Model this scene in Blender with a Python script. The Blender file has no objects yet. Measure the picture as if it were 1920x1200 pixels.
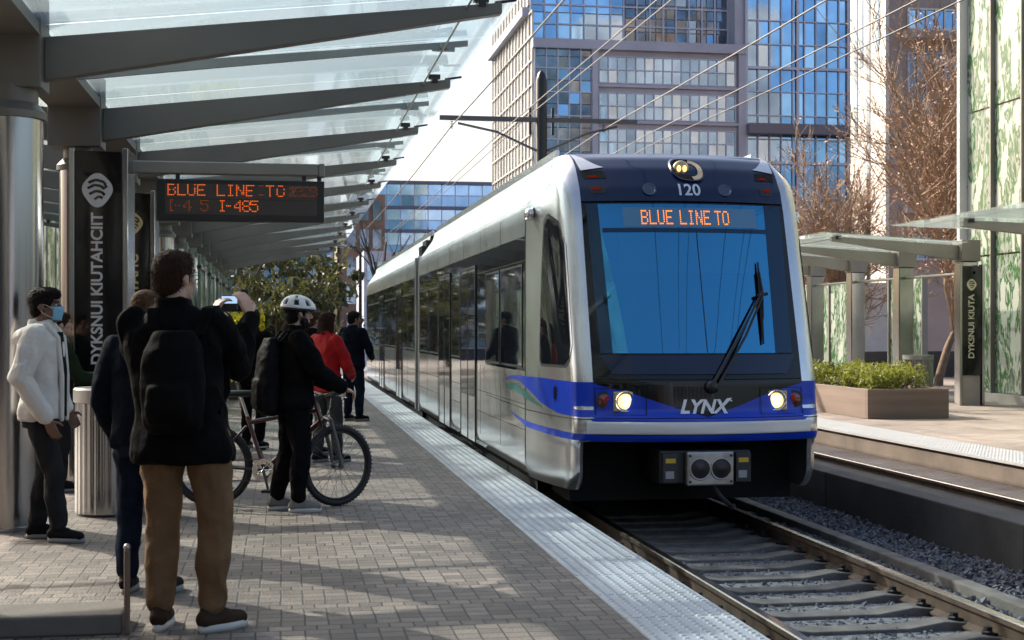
import bpy, bmesh, random
import numpy as np
from math import sin, cos, pi, radians as rad, sqrt, atan2, hypot, exp
from mathutils import Vector, Matrix, noise

random.seed(11)
rng = np.random.default_rng(5)
S = bpy.context.scene
COL = S.collection
V = Vector

# ------------------------------------------------------------------ camera
YAW = 9.39
cam_d = bpy.data.cameras.new('camera')
cam = bpy.data.objects.new('camera', cam_d)
COL.objects.link(cam)
cam.location = (0, 0, 1.47)
cam.rotation_euler = (rad(90), 0, rad(-YAW))
cam_d.sensor_width = 36
cam_d.lens = 48.75
cam_d.shift_y = 15 / 1920
cam_d.clip_end = 2000
cam_d.dof.use_dof = True
cam_d.dof.focus_distance = 12.3
cam_d.dof.aperture_fstop = 5.6
S.camera = cam

# ------------------------------------------------------------------ sky, sun, exposure
SUN_EL, SUN_AZ = 35.0, -43.0          # azimuth from +Y towards +X
w = bpy.data.worlds.new('World')
S.world = w
w.use_nodes = True
nt = w.node_tree
bg = nt.nodes['Background']
sky = nt.nodes.new('ShaderNodeTexSky')
sky.sky_type = 'NISHITA'
sky.sun_disc = False
sky.sun_elevation = rad(SUN_EL)
sky.sun_rotation = rad(SUN_AZ)
sky.air_density = 1.0
sky.dust_density = 6.0
sky.ozone_density = 1.2
nt.links.new(sky.outputs[0], bg.inputs[0])
bg.inputs[1].default_value = 0.15
sd = bpy.data.lights.new('sun', 'SUN')
sd.energy = 4.4
sd.angle = rad(0.55)
sd.color = (1.0, 0.90, 0.77)
sun = bpy.data.objects.new('sun', sd)
COL.objects.link(sun)
sdir = V((sin(rad(SUN_AZ)) * cos(rad(SUN_EL)), cos(rad(SUN_AZ)) * cos(rad(SUN_EL)), sin(rad(SUN_EL))))
sun.rotation_euler = sdir.to_track_quat('Z', 'Y').to_euler()
sun.location = (-20, 10, 30)
S.view_settings.view_transform = 'Standard'
S.view_settings.look = 'None'
S.view_settings.exposure = 0.98
S.view_settings.gamma = 1.0
S.cycles.max_bounces = 8
S.cycles.transparent_max_bounces = 12
S.cycles.sample_clamp_indirect = 6
S.cycles.caustics_reflective = False
S.cycles.caustics_refractive = False

# ------------------------------------------------------------------ helpers
class MB:
    """collects shapes and links them as one mesh object"""
    def __init__(s):
        s.v = []; s.f = []; s.m = []
    def add(s, vs, fs, mi=0):
        b = len(s.v)
        s.v += [tuple(v) for v in vs]
        s.f += [tuple(i + b for i in f) for f in fs]
        s.m += [mi] * len(fs)
        return s
    def box(s, x0, x1, y0, y1, z0, z1, mi=0, M=None):
        vs = [V((x, y, z)) for z in (z0, z1) for y in (y0, y1) for x in (x0, x1)]
        if M is not None: vs = [M @ v for v in vs]
        return s.add(vs, [(0, 2, 3, 1), (4, 5, 7, 6), (0, 1, 5, 4), (2, 6, 7, 3), (0, 4, 6, 2), (1, 3, 7, 5)], mi)
    def quad(s, a, b, c, d, mi=0):
        return s.add([a, b, c, d], [(0, 1, 2, 3)], mi)
    def tube(s, pts, r, n=8, mi=0, caps=True, closed=False):
        pts = [V(p) for p in pts]
        if not hasattr(r, '__len__'): r = [r] * len(pts)
        N = len(pts); vs = []; fs = []
        ref = None
        for i, p in enumerate(pts):
            if closed: t = pts[(i + 1) % N] - pts[i - 1]
            else: t = pts[min(i + 1, N - 1)] - pts[max(i - 1, 0)]
            if t.length < 1e-9: t = V((0, 0, 1))
            t.normalize()
            if ref is None:
                ref = t.orthogonal().normalized()
            u = ref - t * ref.dot(t)
            if u.length < 1e-6: u = t.orthogonal()
            u.normalize(); ref = u
            w_ = t.cross(u)
            for k in range(n):
                a = 2 * pi * k / n
                vs.append(p + (u * cos(a) + w_ * sin(a)) * r[i])
        for i in range(N if closed else N - 1):
            j = (i + 1) % N
            for k in range(n):
                l = (k + 1) % n
                fs.append((i * n + k, i * n + l, j * n + l, j * n + k))
        if caps and not closed:
            fs.append(tuple(reversed(range(n)))); fs.append(tuple((N - 1) * n + k for k in range(n)))
        return s.add(vs, fs, mi)
    def lathe(s, prof, n=24, c=(0, 0, 0), mi=0, M=None):
        """prof: list of (r, z)"""
        vs = []; fs = []
        for r, z in prof:
            for k in range(n):
                a = 2 * pi * k / n
                v = V((r * cos(a), r * sin(a), z))
                if M is not None: v = M @ v
                vs.append(v + V(c))
        for i in range(len(prof) - 1):
            for k in range(n):
                l = (k + 1) % n
                fs.append((i * n + k, i * n + l, (i + 1) * n + l, (i + 1) * n + k))
        fs.append(tuple(reversed(range(n)))); fs.append(tuple((len(prof) - 1) * n + k for k in range(n)))
        return s.add(vs, fs, mi)
    def grid(s, fn, nu, nv, mi=0, wrap=False):
        vs = [fn(i / (nu if wrap else nu - 1), j / (nv - 1)) for j in range(nv) for i in range(nu)]
        fs = []
        for j in range(nv - 1):
            for i in range(nu if wrap else nu - 1):
                k = (i + 1) % nu
                fs.append((j * nu + i, j * nu + k, (j + 1) * nu + k, (j + 1) * nu + i))
        return s.add(vs, fs, mi)
    def prism(s, poly, a, b, axis='z', mi=0):
        """poly of 2-D points extruded from a to b along axis; (u,v) are the other two axes in order"""
        def p(u, v, t):
            return {'z': (u, v, t), 'y': (u, t, v), 'x': (t, u, v)}[axis]
        n = len(poly)
        vs = [p(u, v, a) for u, v in poly] + [p(u, v, b) for u, v in poly]
        fs = [tuple(range(n)), tuple(reversed(range(n, 2 * n)))] + [(i, i + n, (i + 1) % n + n, (i + 1) % n) for i in range(n)]
        return s.add(vs, fs, mi)
    def ell(s, c, r, n=12, m=8, mi=0, M=None):
        vs = []; fs = []
        for j in range(m + 1):
            t = -pi / 2 + pi * j / m
            for k in range(n):
                a = 2 * pi * k / n
                v = V((r[0] * cos(t) * cos(a), r[1] * cos(t) * sin(a), r[2] * sin(t)))
                if M is not None: v = M @ v
                vs.append(v + V(c))
        for j in range(m):
            for k in range(n):
                l = (k + 1) % n
                fs.append((j * n + k, j * n + l, (j + 1) * n + l, (j + 1) * n + k))
        return s.add(vs, fs, mi)
    def mesh(s, name, fix=True):
        me = bpy.data.meshes.new(name)
        me.from_pydata(s.v, [], s.f)
        if any(s.m): me.polygons.foreach_set('material_index', s.m)
        if fix:
            bm = bmesh.new(); bm.from_mesh(me)
            bmesh.ops.remove_doubles(bm, verts=bm.verts, dist=1e-5)
            bmesh.ops.recalc_face_normals(bm, faces=bm.faces)
            bm.to_mesh(me); bm.free()
        me.update()
        return me
    def build(s, name, mats, parent=None, smooth=0, bevel=0, local=False, fix=True):
        return link(name, s.mesh(name, fix), mats, parent, smooth, bevel, local)

def smooth_mesh(me, ang):
    me.polygons.foreach_set('use_smooth', [True] * len(me.polygons))
    if ang < 179: me.set_sharp_from_angle(angle=rad(ang))

def link(name, me, mats, parent=None, smooth=0, bevel=0, local=False):
    o = bpy.data.objects.new(name, me)
    COL.objects.link(o)
    if not isinstance(mats, (list, tuple)): mats = [mats]
    if len(me.materials): me.materials.clear()
    for m in mats: me.materials.append(m)
    if smooth: smooth_mesh(me, smooth)
    if bevel:
        b = o.modifiers.new('bevel', 'BEVEL'); b.width = bevel; b.segments = 2
        b.limit_method = 'ANGLE'; b.angle_limit = rad(40)
        b.harden_normals = False
    if parent is not None:
        o.parent = parent
        if not local:
            o.matrix_parent_inverse = Matrix.Translation(-parent_off(parent))
    return o

def parent_off(p):
    """world position of a (never rotated) top-level parent; deeper parents sit at the world origin"""
    return V(p.location) if p.parent is None else V((0, 0, 0))

def empty(name, label, cat, loc=(0, 0, 0), rz=0, group=None):
    o = bpy.data.objects.new(name, None)
    COL.objects.link(o)
    o.empty_display_size = 0.2
    o.location = loc
    o.rotation_euler = (0, 0, rz)
    return tag(o, label, cat, group)

def tag(o, label, cat, group=None):
    o['label'] = label; o['category'] = cat
    if group: o['group'] = group
    return o

def kind(o, k):
    o['kind'] = k
    return o

def copy_tree(o, parent=None, name=None):
    c = o.copy(); COL.objects.link(c)
    if parent is not None: c.parent = parent
    for ch in list(o.children): copy_tree(ch, c)
    return c

# ------------------------------------------------------------------ materials
def pbr(name, col, rough=0.6, metal=0.0, var=0.0, vscale=3.0, bump=0.0, bscale=40.0, spec=None, ior=None, coat=0.0,
        stretch=None, rvar=0.0, emis=None, estr=0.0, trans=0.0, alpha=None, col2=None, bdist=0.01, detail=5.0, tint=None):
    m = bpy.data.materials.new(name); m.use_nodes = True
    n = m.node_tree; L = n.links
    b = n.nodes['Principled BSDF']
    b.inputs['Base Color'].default_value = (*col, 1)
    b.inputs['Roughness'].default_value = rough
    b.inputs['Metallic'].default_value = metal
    if spec is not None: b.inputs['Specular IOR Level'].default_value = spec
    if tint: b.inputs['Specular Tint'].default_value = (*tint, 1)
    if ior: b.inputs['IOR'].default_value = ior
    if coat: b.inputs['Coat Weight'].default_value = coat; b.inputs['Coat Roughness'].default_value = 0.04
    if emis: b.inputs['Emission Color'].default_value = (*emis, 1); b.inputs['Emission Strength'].default_value = estr
    if trans: b.inputs['Transmission Weight'].default_value = trans
    if var or bump or rvar or col2:
        tc = n.nodes.new('ShaderNodeTexCoord')
        mp = n.nodes.new('ShaderNodeMapping')
        L.new(tc.outputs['Object'], mp.inputs[0])
        if stretch: mp.inputs['Scale'].default_value = stretch
        if var or rvar or col2:
            nz = n.nodes.new('ShaderNodeTexNoise'); nz.inputs['Scale'].default_value = vscale; nz.inputs['Detail'].default_value = detail
            L.new(mp.outputs[0], nz.inputs[0])
            if var or col2:
                rp = n.nodes.new('ShaderNodeValToRGB'); L.new(nz.outputs[0], rp.inputs[0])
                rp.color_ramp.elements[0].position = .3; rp.color_ramp.elements[1].position = .7
                c1 = [max(0, c * (1 - var)) for c in col]; c2 = col2 if col2 else [min(1, c * (1 + var)) for c in col]
                rp.color_ramp.elements[0].color = (*c1, 1); rp.color_ramp.elements[1].color = (*c2, 1)
                L.new(rp.outputs[0], b.inputs['Base Color'])
            if rvar:
                mr = n.nodes.new('ShaderNodeMapRange'); L.new(nz.outputs[0], mr.inputs[0])
                mr.inputs[1].default_value = .3; mr.inputs[2].default_value = .7
                mr.inputs[3].default_value = max(0.01, rough - rvar); mr.inputs[4].default_value = rough + rvar
                L.new(mr.outputs[0], b.inputs['Roughness'])
        if bump:
            nb = n.nodes.new('ShaderNodeTexNoise'); nb.inputs['Scale'].default_value = bscale; nb.inputs['Detail'].default_value = 3
            L.new(mp.outputs[0], nb.inputs[0])
            bp = n.nodes.new('ShaderNodeBump'); bp.inputs['Strength'].default_value = bump; bp.inputs['Distance'].default_value = bdist
            L.new(nb.outputs[0], bp.inputs['Height']); L.new(bp.outputs[0], b.inputs['Normal'])
    return m

def emit(name, col, st):
    m = bpy.data.materials.new(name); m.use_nodes = True
    n = m.node_tree; n.nodes.remove(n.nodes['Principled BSDF'])
    e = n.nodes.new('ShaderNodeEmission'); e.inputs[0].default_value = (*col, 1); e.inputs[1].default_value = st
    n.links.new(e.outputs[0], n.nodes['Material Output'].inputs[0])
    return m

def brick_mat(name, c1, c2, mortar, bw, bh, ms=0.006, off=0.5, freq=2, rough=0.8, swap=False, big=0.25):
    m = bpy.data.materials.new(name); m.use_nodes = True
    n = m.node_tree; L = n.links; b = n.nodes['Principled BSDF']
    tc = n.nodes.new('ShaderNodeTexCoord'); mp = n.nodes.new('ShaderNodeMapping')
    L.new(tc.outputs['Object'], mp.inputs[0])
    # slightly uneven joints
    nz0 = n.nodes.new('ShaderNodeTexNoise'); nz0.inputs['Scale'].default_value = 2.3; nz0.inputs['Detail'].default_value = 2
    L.new(mp.outputs[0], nz0.inputs[0])
    vm = n.nodes.new('ShaderNodeVectorMath'); vm.operation = 'MULTIPLY_ADD'
    L.new(nz0.outputs['Color'], vm.inputs[0]); vm.inputs[1].default_value = (.016, .016, 0); L.new(mp.outputs[0], vm.inputs[2])
    br = n.nodes.new('ShaderNodeTexBrick'); L.new(vm.outputs[0], br.inputs[0])
    br.inputs['Color1'].default_value = (*c1, 1); br.inputs['Color2'].default_value = (*c2, 1); br.inputs['Mortar'].default_value = (*mortar, 1)
    br.inputs['Scale'].default_value = 1; br.inputs['Mortar Size'].default_value = ms; br.inputs['Mortar Smooth'].default_value = .3
    br.inputs['Brick Width'].default_value = bw; br.inputs['Row Height'].default_value = bh
    br.offset = off; br.offset_frequency = freq
    nz = n.nodes.new('ShaderNodeTexNoise'); nz.inputs['Scale'].default_value = .7; nz.inputs['Detail'].default_value = 7
    L.new(mp.outputs[0], nz.inputs[0])
    mr = n.nodes.new('ShaderNodeMapRange'); L.new(nz.outputs[0], mr.inputs[0])
    mr.inputs[1].default_value = .3; mr.inputs[2].default_value = .7; mr.inputs[3].default_value = 1 - big * 1.3; mr.inputs[4].default_value = 1 + big
    mx = n.nodes.new('ShaderNodeMix'); mx.data_type = 'RGBA'; mx.blend_type = 'MULTIPLY'; mx.inputs[0].default_value = 1
    L.new(br.outputs[0], mx.inputs[6]); L.new(mr.outputs[0], mx.inputs[7])
    # dark gum spots and a few stains trodden into the surface
    vo = n.nodes.new('ShaderNodeTexVoronoi'); vo.inputs['Scale'].default_value = 1.9; L.new(mp.outputs[0], vo.inputs[0])
    gs = n.nodes.new('ShaderNodeMapRange'); L.new(vo.outputs['Distance'], gs.inputs[0]); gs.inputs[1].default_value = .035; gs.inputs[2].default_value = .06; gs.inputs[3].default_value = .5; gs.inputs[4].default_value = 1
    nst = n.nodes.new('ShaderNodeTexNoise'); nst.inputs['Scale'].default_value = 1.7; nst.inputs['Detail'].default_value = 6; L.new(mp.outputs[0], nst.inputs[0])
    sr = n.nodes.new('ShaderNodeMapRange'); L.new(nst.outputs[0], sr.inputs[0]); sr.inputs[1].default_value = .60; sr.inputs[2].default_value = .68; sr.inputs[3].default_value = 1; sr.inputs[4].default_value = .72
    gm = n.nodes.new('ShaderNodeMath'); gm.operation = 'MULTIPLY'; L.new(gs.outputs[0], gm.inputs[0]); L.new(sr.outputs[0], gm.inputs[1])
    m2_ = n.nodes.new('ShaderNodeMix'); m2_.data_type = 'RGBA'; m2_.blend_type = 'MULTIPLY'; m2_.inputs[0].default_value = 1
    L.new(mx.outputs[2], m2_.inputs[6]); L.new(gm.outputs[0], m2_.inputs[7]); L.new(m2_.outputs[2], b.inputs['Base Color'])
    b.inputs['Roughness'].default_value = rough
    nf = n.nodes.new('ShaderNodeTexNoise'); nf.inputs['Scale'].default_value = 60; nf.inputs['Detail'].default_value = 4
    L.new(mp.outputs[0], nf.inputs[0])
    nt_ = n.nodes.new('ShaderNodeTexNoise'); nt_.inputs['Scale'].default_value = 7; L.new(mp.outputs[0], nt_.inputs[0])
    ma = n.nodes.new('ShaderNodeMath'); ma.operation = 'MULTIPLY_ADD'; L.new(br.outputs['Fac'], ma.inputs[0]); ma.inputs[1].default_value = -1.0
    L.new(nf.outputs[0], ma.inputs[2])
    mb = n.nodes.new('ShaderNodeMath'); mb.operation = 'MULTIPLY_ADD'; L.new(nt_.outputs[0], mb.inputs[0]); mb.inputs[1].default_value = 1.6; L.new(ma.outputs[0], mb.inputs[2])
    bp = n.nodes.new('ShaderNodeBump'); bp.inputs['Strength'].default_value = .55; bp.inputs['Distance'].default_value = .012
    L.new(mb.outputs[0], bp.inputs['Height']); L.new(bp.outputs[0], b.inputs['Normal'])
    return m

def glass_mat(name, tint, transp, transl, gloss=0.12, tcol=(0.8, 0.86, 0.84), noise_amt=0.0):
    """architectural glass pane: straight-through + frosted glow + reflection"""
    m = bpy.data.materials.new(name); m.use_nodes = True
    n = m.node_tree; L = n.links; n.nodes.remove(n.nodes['Principled BSDF']); out = n.nodes['Material Output']
    t = n.nodes.new('ShaderNodeBsdfTransparent'); t.inputs[0].default_value = (*tint, 1)
    d = n.nodes.new('ShaderNodeBsdfTranslucent'); d.inputs[0].default_value = (*tcol, 1)
    df = n.nodes.new('ShaderNodeBsdfDiffuse'); df.inputs[0].default_value = (*tcol, 1)
    g = n.nodes.new('ShaderNodeBsdfGlossy'); g.inputs['Roughness'].default_value = .05; g.inputs[0].default_value = (.9, .95, 1, 1)
    m0 = n.nodes.new('ShaderNodeMixShader'); m0.inputs[0].default_value = .1; L.new(d.outputs[0], m0.inputs[1]); L.new(df.outputs[0], m0.inputs[2])
    m1 = n.nodes.new('ShaderNodeMixShader'); m1.inputs[0].default_value = transl / (transp + transl)
    L.new(t.outputs[0], m1.inputs[1]); L.new(m0.outputs[0], m1.inputs[2])
    m2 = n.nodes.new('ShaderNodeMixShader'); L.new(m1.outputs[0], m2.inputs[1]); L.new(g.outputs[0], m2.inputs[2])
    fr = n.nodes.new('ShaderNodeFresnel')
    ge = n.nodes.new('ShaderNodeNewGeometry'); ir = n.nodes.new('ShaderNodeMapRange')   # same reflectance from both sides of the sheet
    L.new(ge.outputs['Backfacing'], ir.inputs[0]); ir.inputs[3].default_value = 1.5; ir.inputs[4].default_value = 1 / 1.5; L.new(ir.outputs[0], fr.inputs[0])
    L.new(fr.outputs[0], m2.inputs[0])
    if noise_amt:
        tc = n.nodes.new('ShaderNodeTexCoord'); nz = n.nodes.new('ShaderNodeTexNoise'); nz.inputs['Scale'].default_value = .9; nz.inputs['Detail'].default_value = 5
        L.new(tc.outputs['Object'], nz.inputs[0])
        mr = n.nodes.new('ShaderNodeMapRange'); L.new(nz.outputs[0], mr.inputs[0]); mr.inputs[1].default_value = .3; mr.inputs[2].default_value = .7
        f = transl / (transp + transl); mr.inputs[3].default_value = max(0, f - noise_amt); mr.inputs[4].default_value = min(1, f + noise_amt)
        L.new(mr.outputs[0], m1.inputs[0])
    L.new(m2.outputs[0], out.inputs[0])
    return m

def leafprint_mat(name, white, gr1, gr2, transl=0.35, scale=(1.5, 1.5, 0.55)):
    """white glass printed with hanging green leaves (the pattern is on the glass itself)"""
    m = bpy.data.materials.new(name); m.use_nodes = True
    n = m.node_tree; L = n.links; b = n.nodes['Principled BSDF']; out = n.nodes['Material Output']
    tc = n.nodes.new('ShaderNodeTexCoord'); mp = n.nodes.new('ShaderNodeMapping'); mp.inputs['Scale'].default_value = scale
    L.new(tc.outputs['Object'], mp.inputs[0])
    nz = n.nodes.new('ShaderNodeTexNoise'); nz.inputs['Scale'].default_value = 1.6; nz.inputs['Detail'].default_value = 4; nz.inputs['Distortion'].default_value = 1.2
    L.new(mp.outputs[0], nz.inputs[0])
    nz2 = n.nodes.new('ShaderNodeTexNoise'); nz2.inputs['Scale'].default_value = 5; nz2.inputs['Detail'].default_value = 3; nz2.inputs['Distortion'].default_value = .8
    L.new(mp.outputs[0], nz2.inputs[0])
    ad = n.nodes.new('ShaderNodeMath'); ad.operation = 'MULTIPLY_ADD'; L.new(nz2.outputs[0], ad.inputs[0]); ad.inputs[1].default_value = .55; L.new(nz.outputs[0], ad.inputs[2])
    sp = n.nodes.new('ShaderNodeSeparateXYZ'); L.new(tc.outputs['Object'], sp.inputs[0])
    hz = n.nodes.new('ShaderNodeMapRange'); L.new(sp.outputs[2], hz.inputs[0]); hz.inputs[1].default_value = 0; hz.inputs[2].default_value = 9
    hz.inputs[3].default_value = .05; hz.inputs[4].default_value = -.06
    a2 = n.nodes.new('ShaderNodeMath'); a2.operation = 'ADD'; L.new(ad.outputs[0], a2.inputs[0]); L.new(hz.outputs[0], a2.inputs[1])
    rp = n.nodes.new('ShaderNodeValToRGB'); L.new(a2.outputs[0], rp.inputs[0])
    e = rp.color_ramp.elements; e[0].position = .755; e[0].color = (*white, 1); e[1].position = 1.0; e[1].color = (*gr2, 1)
    k = e.new(.775); k.color = (*gr1, 1); k = e.new(.84); k.color = (*gr2, 1); k = e.new(.885); k.color = (*[c * .8 for c in white], 1)
    L.new(rp.outputs[0], b.inputs['Base Color']); b.inputs['Roughness'].default_value = .12
    d = n.nodes.new('ShaderNodeBsdfTranslucent'); L.new(rp.outputs[0], d.inputs[0])
    mx = n.nodes.new('ShaderNodeMixShader'); mx.inputs[0].default_value = transl
    L.new(b.outputs[0], mx.inputs[1]); L.new(d.outputs[0], mx.inputs[2]); L.new(mx.outputs[0], out.inputs[0])
    return m

def leaf_mat(name, c, c2, transl=0.35):
    m = pbr(name, c, .55, col2=c2, vscale=2.5, var=.1)
    n = m.node_tree; L = n.links; b = n.nodes['Principled BSDF']; out = n.nodes['Material Output']
    d = n.nodes.new('ShaderNodeBsdfTranslucent'); d.inputs[0].default_value = (*[min(1, x * 1.6) for x in c2], 1)
    mx = n.nodes.new('ShaderNodeMixShader'); mx.inputs[0].default_value = transl
    L.new(b.outputs[0], mx.inputs[1]); L.new(d.outputs[0], mx.inputs[2]); L.new(mx.outputs[0], out.inputs[0])
    return m

def windscreen_mat(name, col, see):
    """coated cab glass: tinted mirror that lets part of the cab show through"""
    m = bpy.data.materials.new(name); m.use_nodes = True
    n = m.node_tree; L = n.links; n.nodes.remove(n.nodes['Principled BSDF']); out = n.nodes['Material Output']
    t = n.nodes.new('ShaderNodeBsdfTransparent'); t.inputs[0].default_value = (.45, .68, .78, 1)
    g = n.nodes.new('ShaderNodeBsdfGlossy'); g.inputs[0].default_value = (*col, 1); g.inputs['Roughness'].default_value = .025
    tc = n.nodes.new('ShaderNodeTexCoord'); nz = n.nodes.new('ShaderNodeTexNoise'); nz.inputs['Scale'].default_value = 1.4; nz.inputs['Detail'].default_value = 3
    L.new(tc.outputs['Object'], nz.inputs[0]); bp = n.nodes.new('ShaderNodeBump'); bp.inputs['Strength'].default_value = .03; bp.inputs['Distance'].default_value = .02
    L.new(nz.outputs[0], bp.inputs['Height']); L.new(bp.outputs[0], g.inputs['Normal'])
    mx = n.nodes.new('ShaderNodeMixShader'); mx.inputs[0].default_value = see
    L.new(g.outputs[0], mx.inputs[1]); L.new(t.outputs[0], mx.inputs[2]); L.new(mx.outputs[0], out.inputs[0])
    return m

M = {}
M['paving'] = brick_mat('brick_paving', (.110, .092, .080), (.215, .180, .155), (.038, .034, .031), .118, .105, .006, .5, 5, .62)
M['paving_right'] = brick_mat('brick_paving_sunny', (.225, .19, .165), (.31, .265, .23), (.12, .10, .085), .2, .1, .005, .5, 2, .7)  # paler copy of the brick; sunlight is put into the colour
M['tactile'] = pbr('tactile_tile', (.44, .46, .49), .42, var=.16, vscale=1.6, bump=.1, bscale=120, spec=.5)
M['concrete'] = pbr('concrete', (.30, .285, .265), .85, var=.22, vscale=1.6, bump=.25, bscale=30)
M['concrete_dark'] = pbr('concrete_dark', (.065, .063, .062), .8, var=.3, vscale=2.2, bump=.3, bscale=25)
M['tie'] = pbr('concrete_tie', (.145, .135, .125), .9, var=.35, vscale=5, bump=.5, bscale=60)
M['rail_side'] = pbr('rusty_rail', (.085, .055, .038), .7, var=.35, vscale=9, bump=.3, bscale=70)
M['rail_head'] = pbr('worn_rail_head', (.52, .47, .42), .22, 1.0, var=.15, vscale=8, stretch=(8, .4, 1))
M['ballast'] = pbr('ballast', (.15, .155, .165), .8, var=.6, vscale=24, bump=.8, bscale=30)
M['stone'] = pbr('ballast_stone', (.115, .12, .14), .7, var=.55, vscale=11, bump=.4, bscale=60)
M['steel'] = pbr('brushed_steel', (.40, .395, .39), .17, 1.0, rvar=.05, vscale=6, stretch=(60, 60, .12), var=.05)
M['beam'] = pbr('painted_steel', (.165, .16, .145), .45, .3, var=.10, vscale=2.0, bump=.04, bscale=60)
M['beam_sun'] = pbr('painted_steel_sunlit', (.24, .225, .20), .42, .3, var=.10, vscale=2.0)  # lighter copy of the beam paint, with sunlight in its colour
M['alu'] = pbr('aluminium', (.38, .38, .375), .35, .8, var=.06)
M['black'] = pbr('black_paint', (.012, .012, .013), .35, var=.3, vscale=5)
M['blackgloss'] = pbr('black_gloss', (.006, .006, .007), .08, rvar=.04, vscale=2)
M['rubber'] = pbr('black_rubber', (.012, .012, .012), .65)
M['void'] = pbr('dark_recess', (.004, .004, .004), .9)  # near-black colour stands for shade inside cavities and under the train
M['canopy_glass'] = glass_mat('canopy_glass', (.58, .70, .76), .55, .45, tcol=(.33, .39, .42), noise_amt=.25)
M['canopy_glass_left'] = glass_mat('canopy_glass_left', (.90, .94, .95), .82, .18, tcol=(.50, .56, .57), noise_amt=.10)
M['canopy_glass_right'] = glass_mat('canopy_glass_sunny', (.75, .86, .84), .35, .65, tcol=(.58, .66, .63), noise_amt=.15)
M['screen_glass'] = glass_mat('screen_glass', (.85, .93, .90), .7, .3, tcol=(.75, .82, .76), noise_amt=.2)
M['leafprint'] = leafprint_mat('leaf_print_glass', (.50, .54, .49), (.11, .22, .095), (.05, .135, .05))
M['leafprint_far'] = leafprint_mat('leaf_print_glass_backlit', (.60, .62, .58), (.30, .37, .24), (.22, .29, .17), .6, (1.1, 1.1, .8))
M['led'] = emit('amber_led', (1.0, .17, .02), .62)
M['led_train'] = emit('amber_led_bright', (1.0, .27, .02), 1.1)
M['led_dim'] = emit('amber_led_dim', (1.0, .2, .03), .13)
M['clear'] = glass_mat('clear_glass_face', (.93, .97, .97), 1.0, 0.0)
M['white_print'] = pbr('white_print', (.55, .56, .57), .4)
M['grey_print'] = pbr('grey_print', (.34, .34, .34), .45)

# ================================================================== the setting
g = MB(); g.quad((-900, -300, -.78), (900, -300, -.78), (900, 1500, -.78), (-900, 1500, -.78))
kind(g.build('ground', pbr('asphalt_ground', (.06, .06, .06), .9, var=.2, vscale=.4, bump=.2), fix=False), 'structure')

EDGE = 2.24
p = MB()
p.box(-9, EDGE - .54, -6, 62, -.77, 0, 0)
p.box(EDGE - .54, EDGE - .002, -6, 62, -.77, -.004, 1)
kind(p.build('platform', [M['paving'], M['concrete_dark']]), 'structure')

def tactile(x0, x1, z, ya, yb, yd0, yd1, step=.061):
    t = MB(); t.box(x0, x1, ya, yb, z - .03, z)
    n = int((x1 - x0 - .02) / step)
    for i in range(n):
        x = x0 + .035 + i * (x1 - x0 - .07) / (n - 1)
        for j in range(int((yd1 - yd0) / step)):
            y = yd0 + j * step
            vs = []
            for r, h in ((.021, 0), (.012, .006)):
                for k in range(6): vs.append((x + r * cos(k * pi / 3), y + r * sin(k * pi / 3), z + h))
            t.add(vs, [(k, (k + 1) % 6, 6 + (k + 1) % 6, 6 + k) for k in range(6)] + [(6, 7, 8, 9, 10, 11)])
    return t
t = tactile(EDGE - .535, EDGE + .02, .006, -6, 62, 6.2, 26)
for k in range(110):     # dark joints between the tiles
    y = -6 + k * .61
    t.box(EDGE - .533, EDGE + .018, y - .004, y + .004, .0055, .0068, 1)
kind(t.build('tactile_paving', [M['tactile'], M['concrete_dark']], fix=False), 'structure')

P2 = -.04
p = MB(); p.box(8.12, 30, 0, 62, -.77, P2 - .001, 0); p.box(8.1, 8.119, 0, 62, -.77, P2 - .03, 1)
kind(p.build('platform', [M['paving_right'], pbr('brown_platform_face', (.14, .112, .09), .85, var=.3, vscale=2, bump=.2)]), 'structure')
t = tactile(8.06, 8.85, P2 + .008, 0, 62, 10, 30, .08)
kind(t.build('tactile_paving', [pbr('tactile_sunny', (.38, .39, .40), .45, var=.08, bump=.1, bscale=90)], fix=False), 'structure')

b = MB()
b.box(EDGE, 5.68, -6, 70, -.775, -.475)
kind(b.build('trackbed', M['ballast']), 'structure')
b = MB(); b.box(5.92, 7.56, -6, 70, -.775, -.40)
kind(b.build('trackbed', M['concrete_dark']), 'structure')
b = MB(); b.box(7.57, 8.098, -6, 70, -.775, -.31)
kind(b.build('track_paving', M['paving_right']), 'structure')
b = MB(); b.box(4.86, 5.0, -6, 70, -.775, -.385)
kind(b.build('kerb', M['tie'], bevel=.012), 'structure')
b = MB()
y = -6
while y < 66:
    b.box(5.69, 5.92, y, y + 3.985, -.77, -.06); y += 4
tag(b.build('track_wall', M['concrete_dark'], bevel=.012), 'low dark concrete wall running between the two tracks', 'wall')

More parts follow.
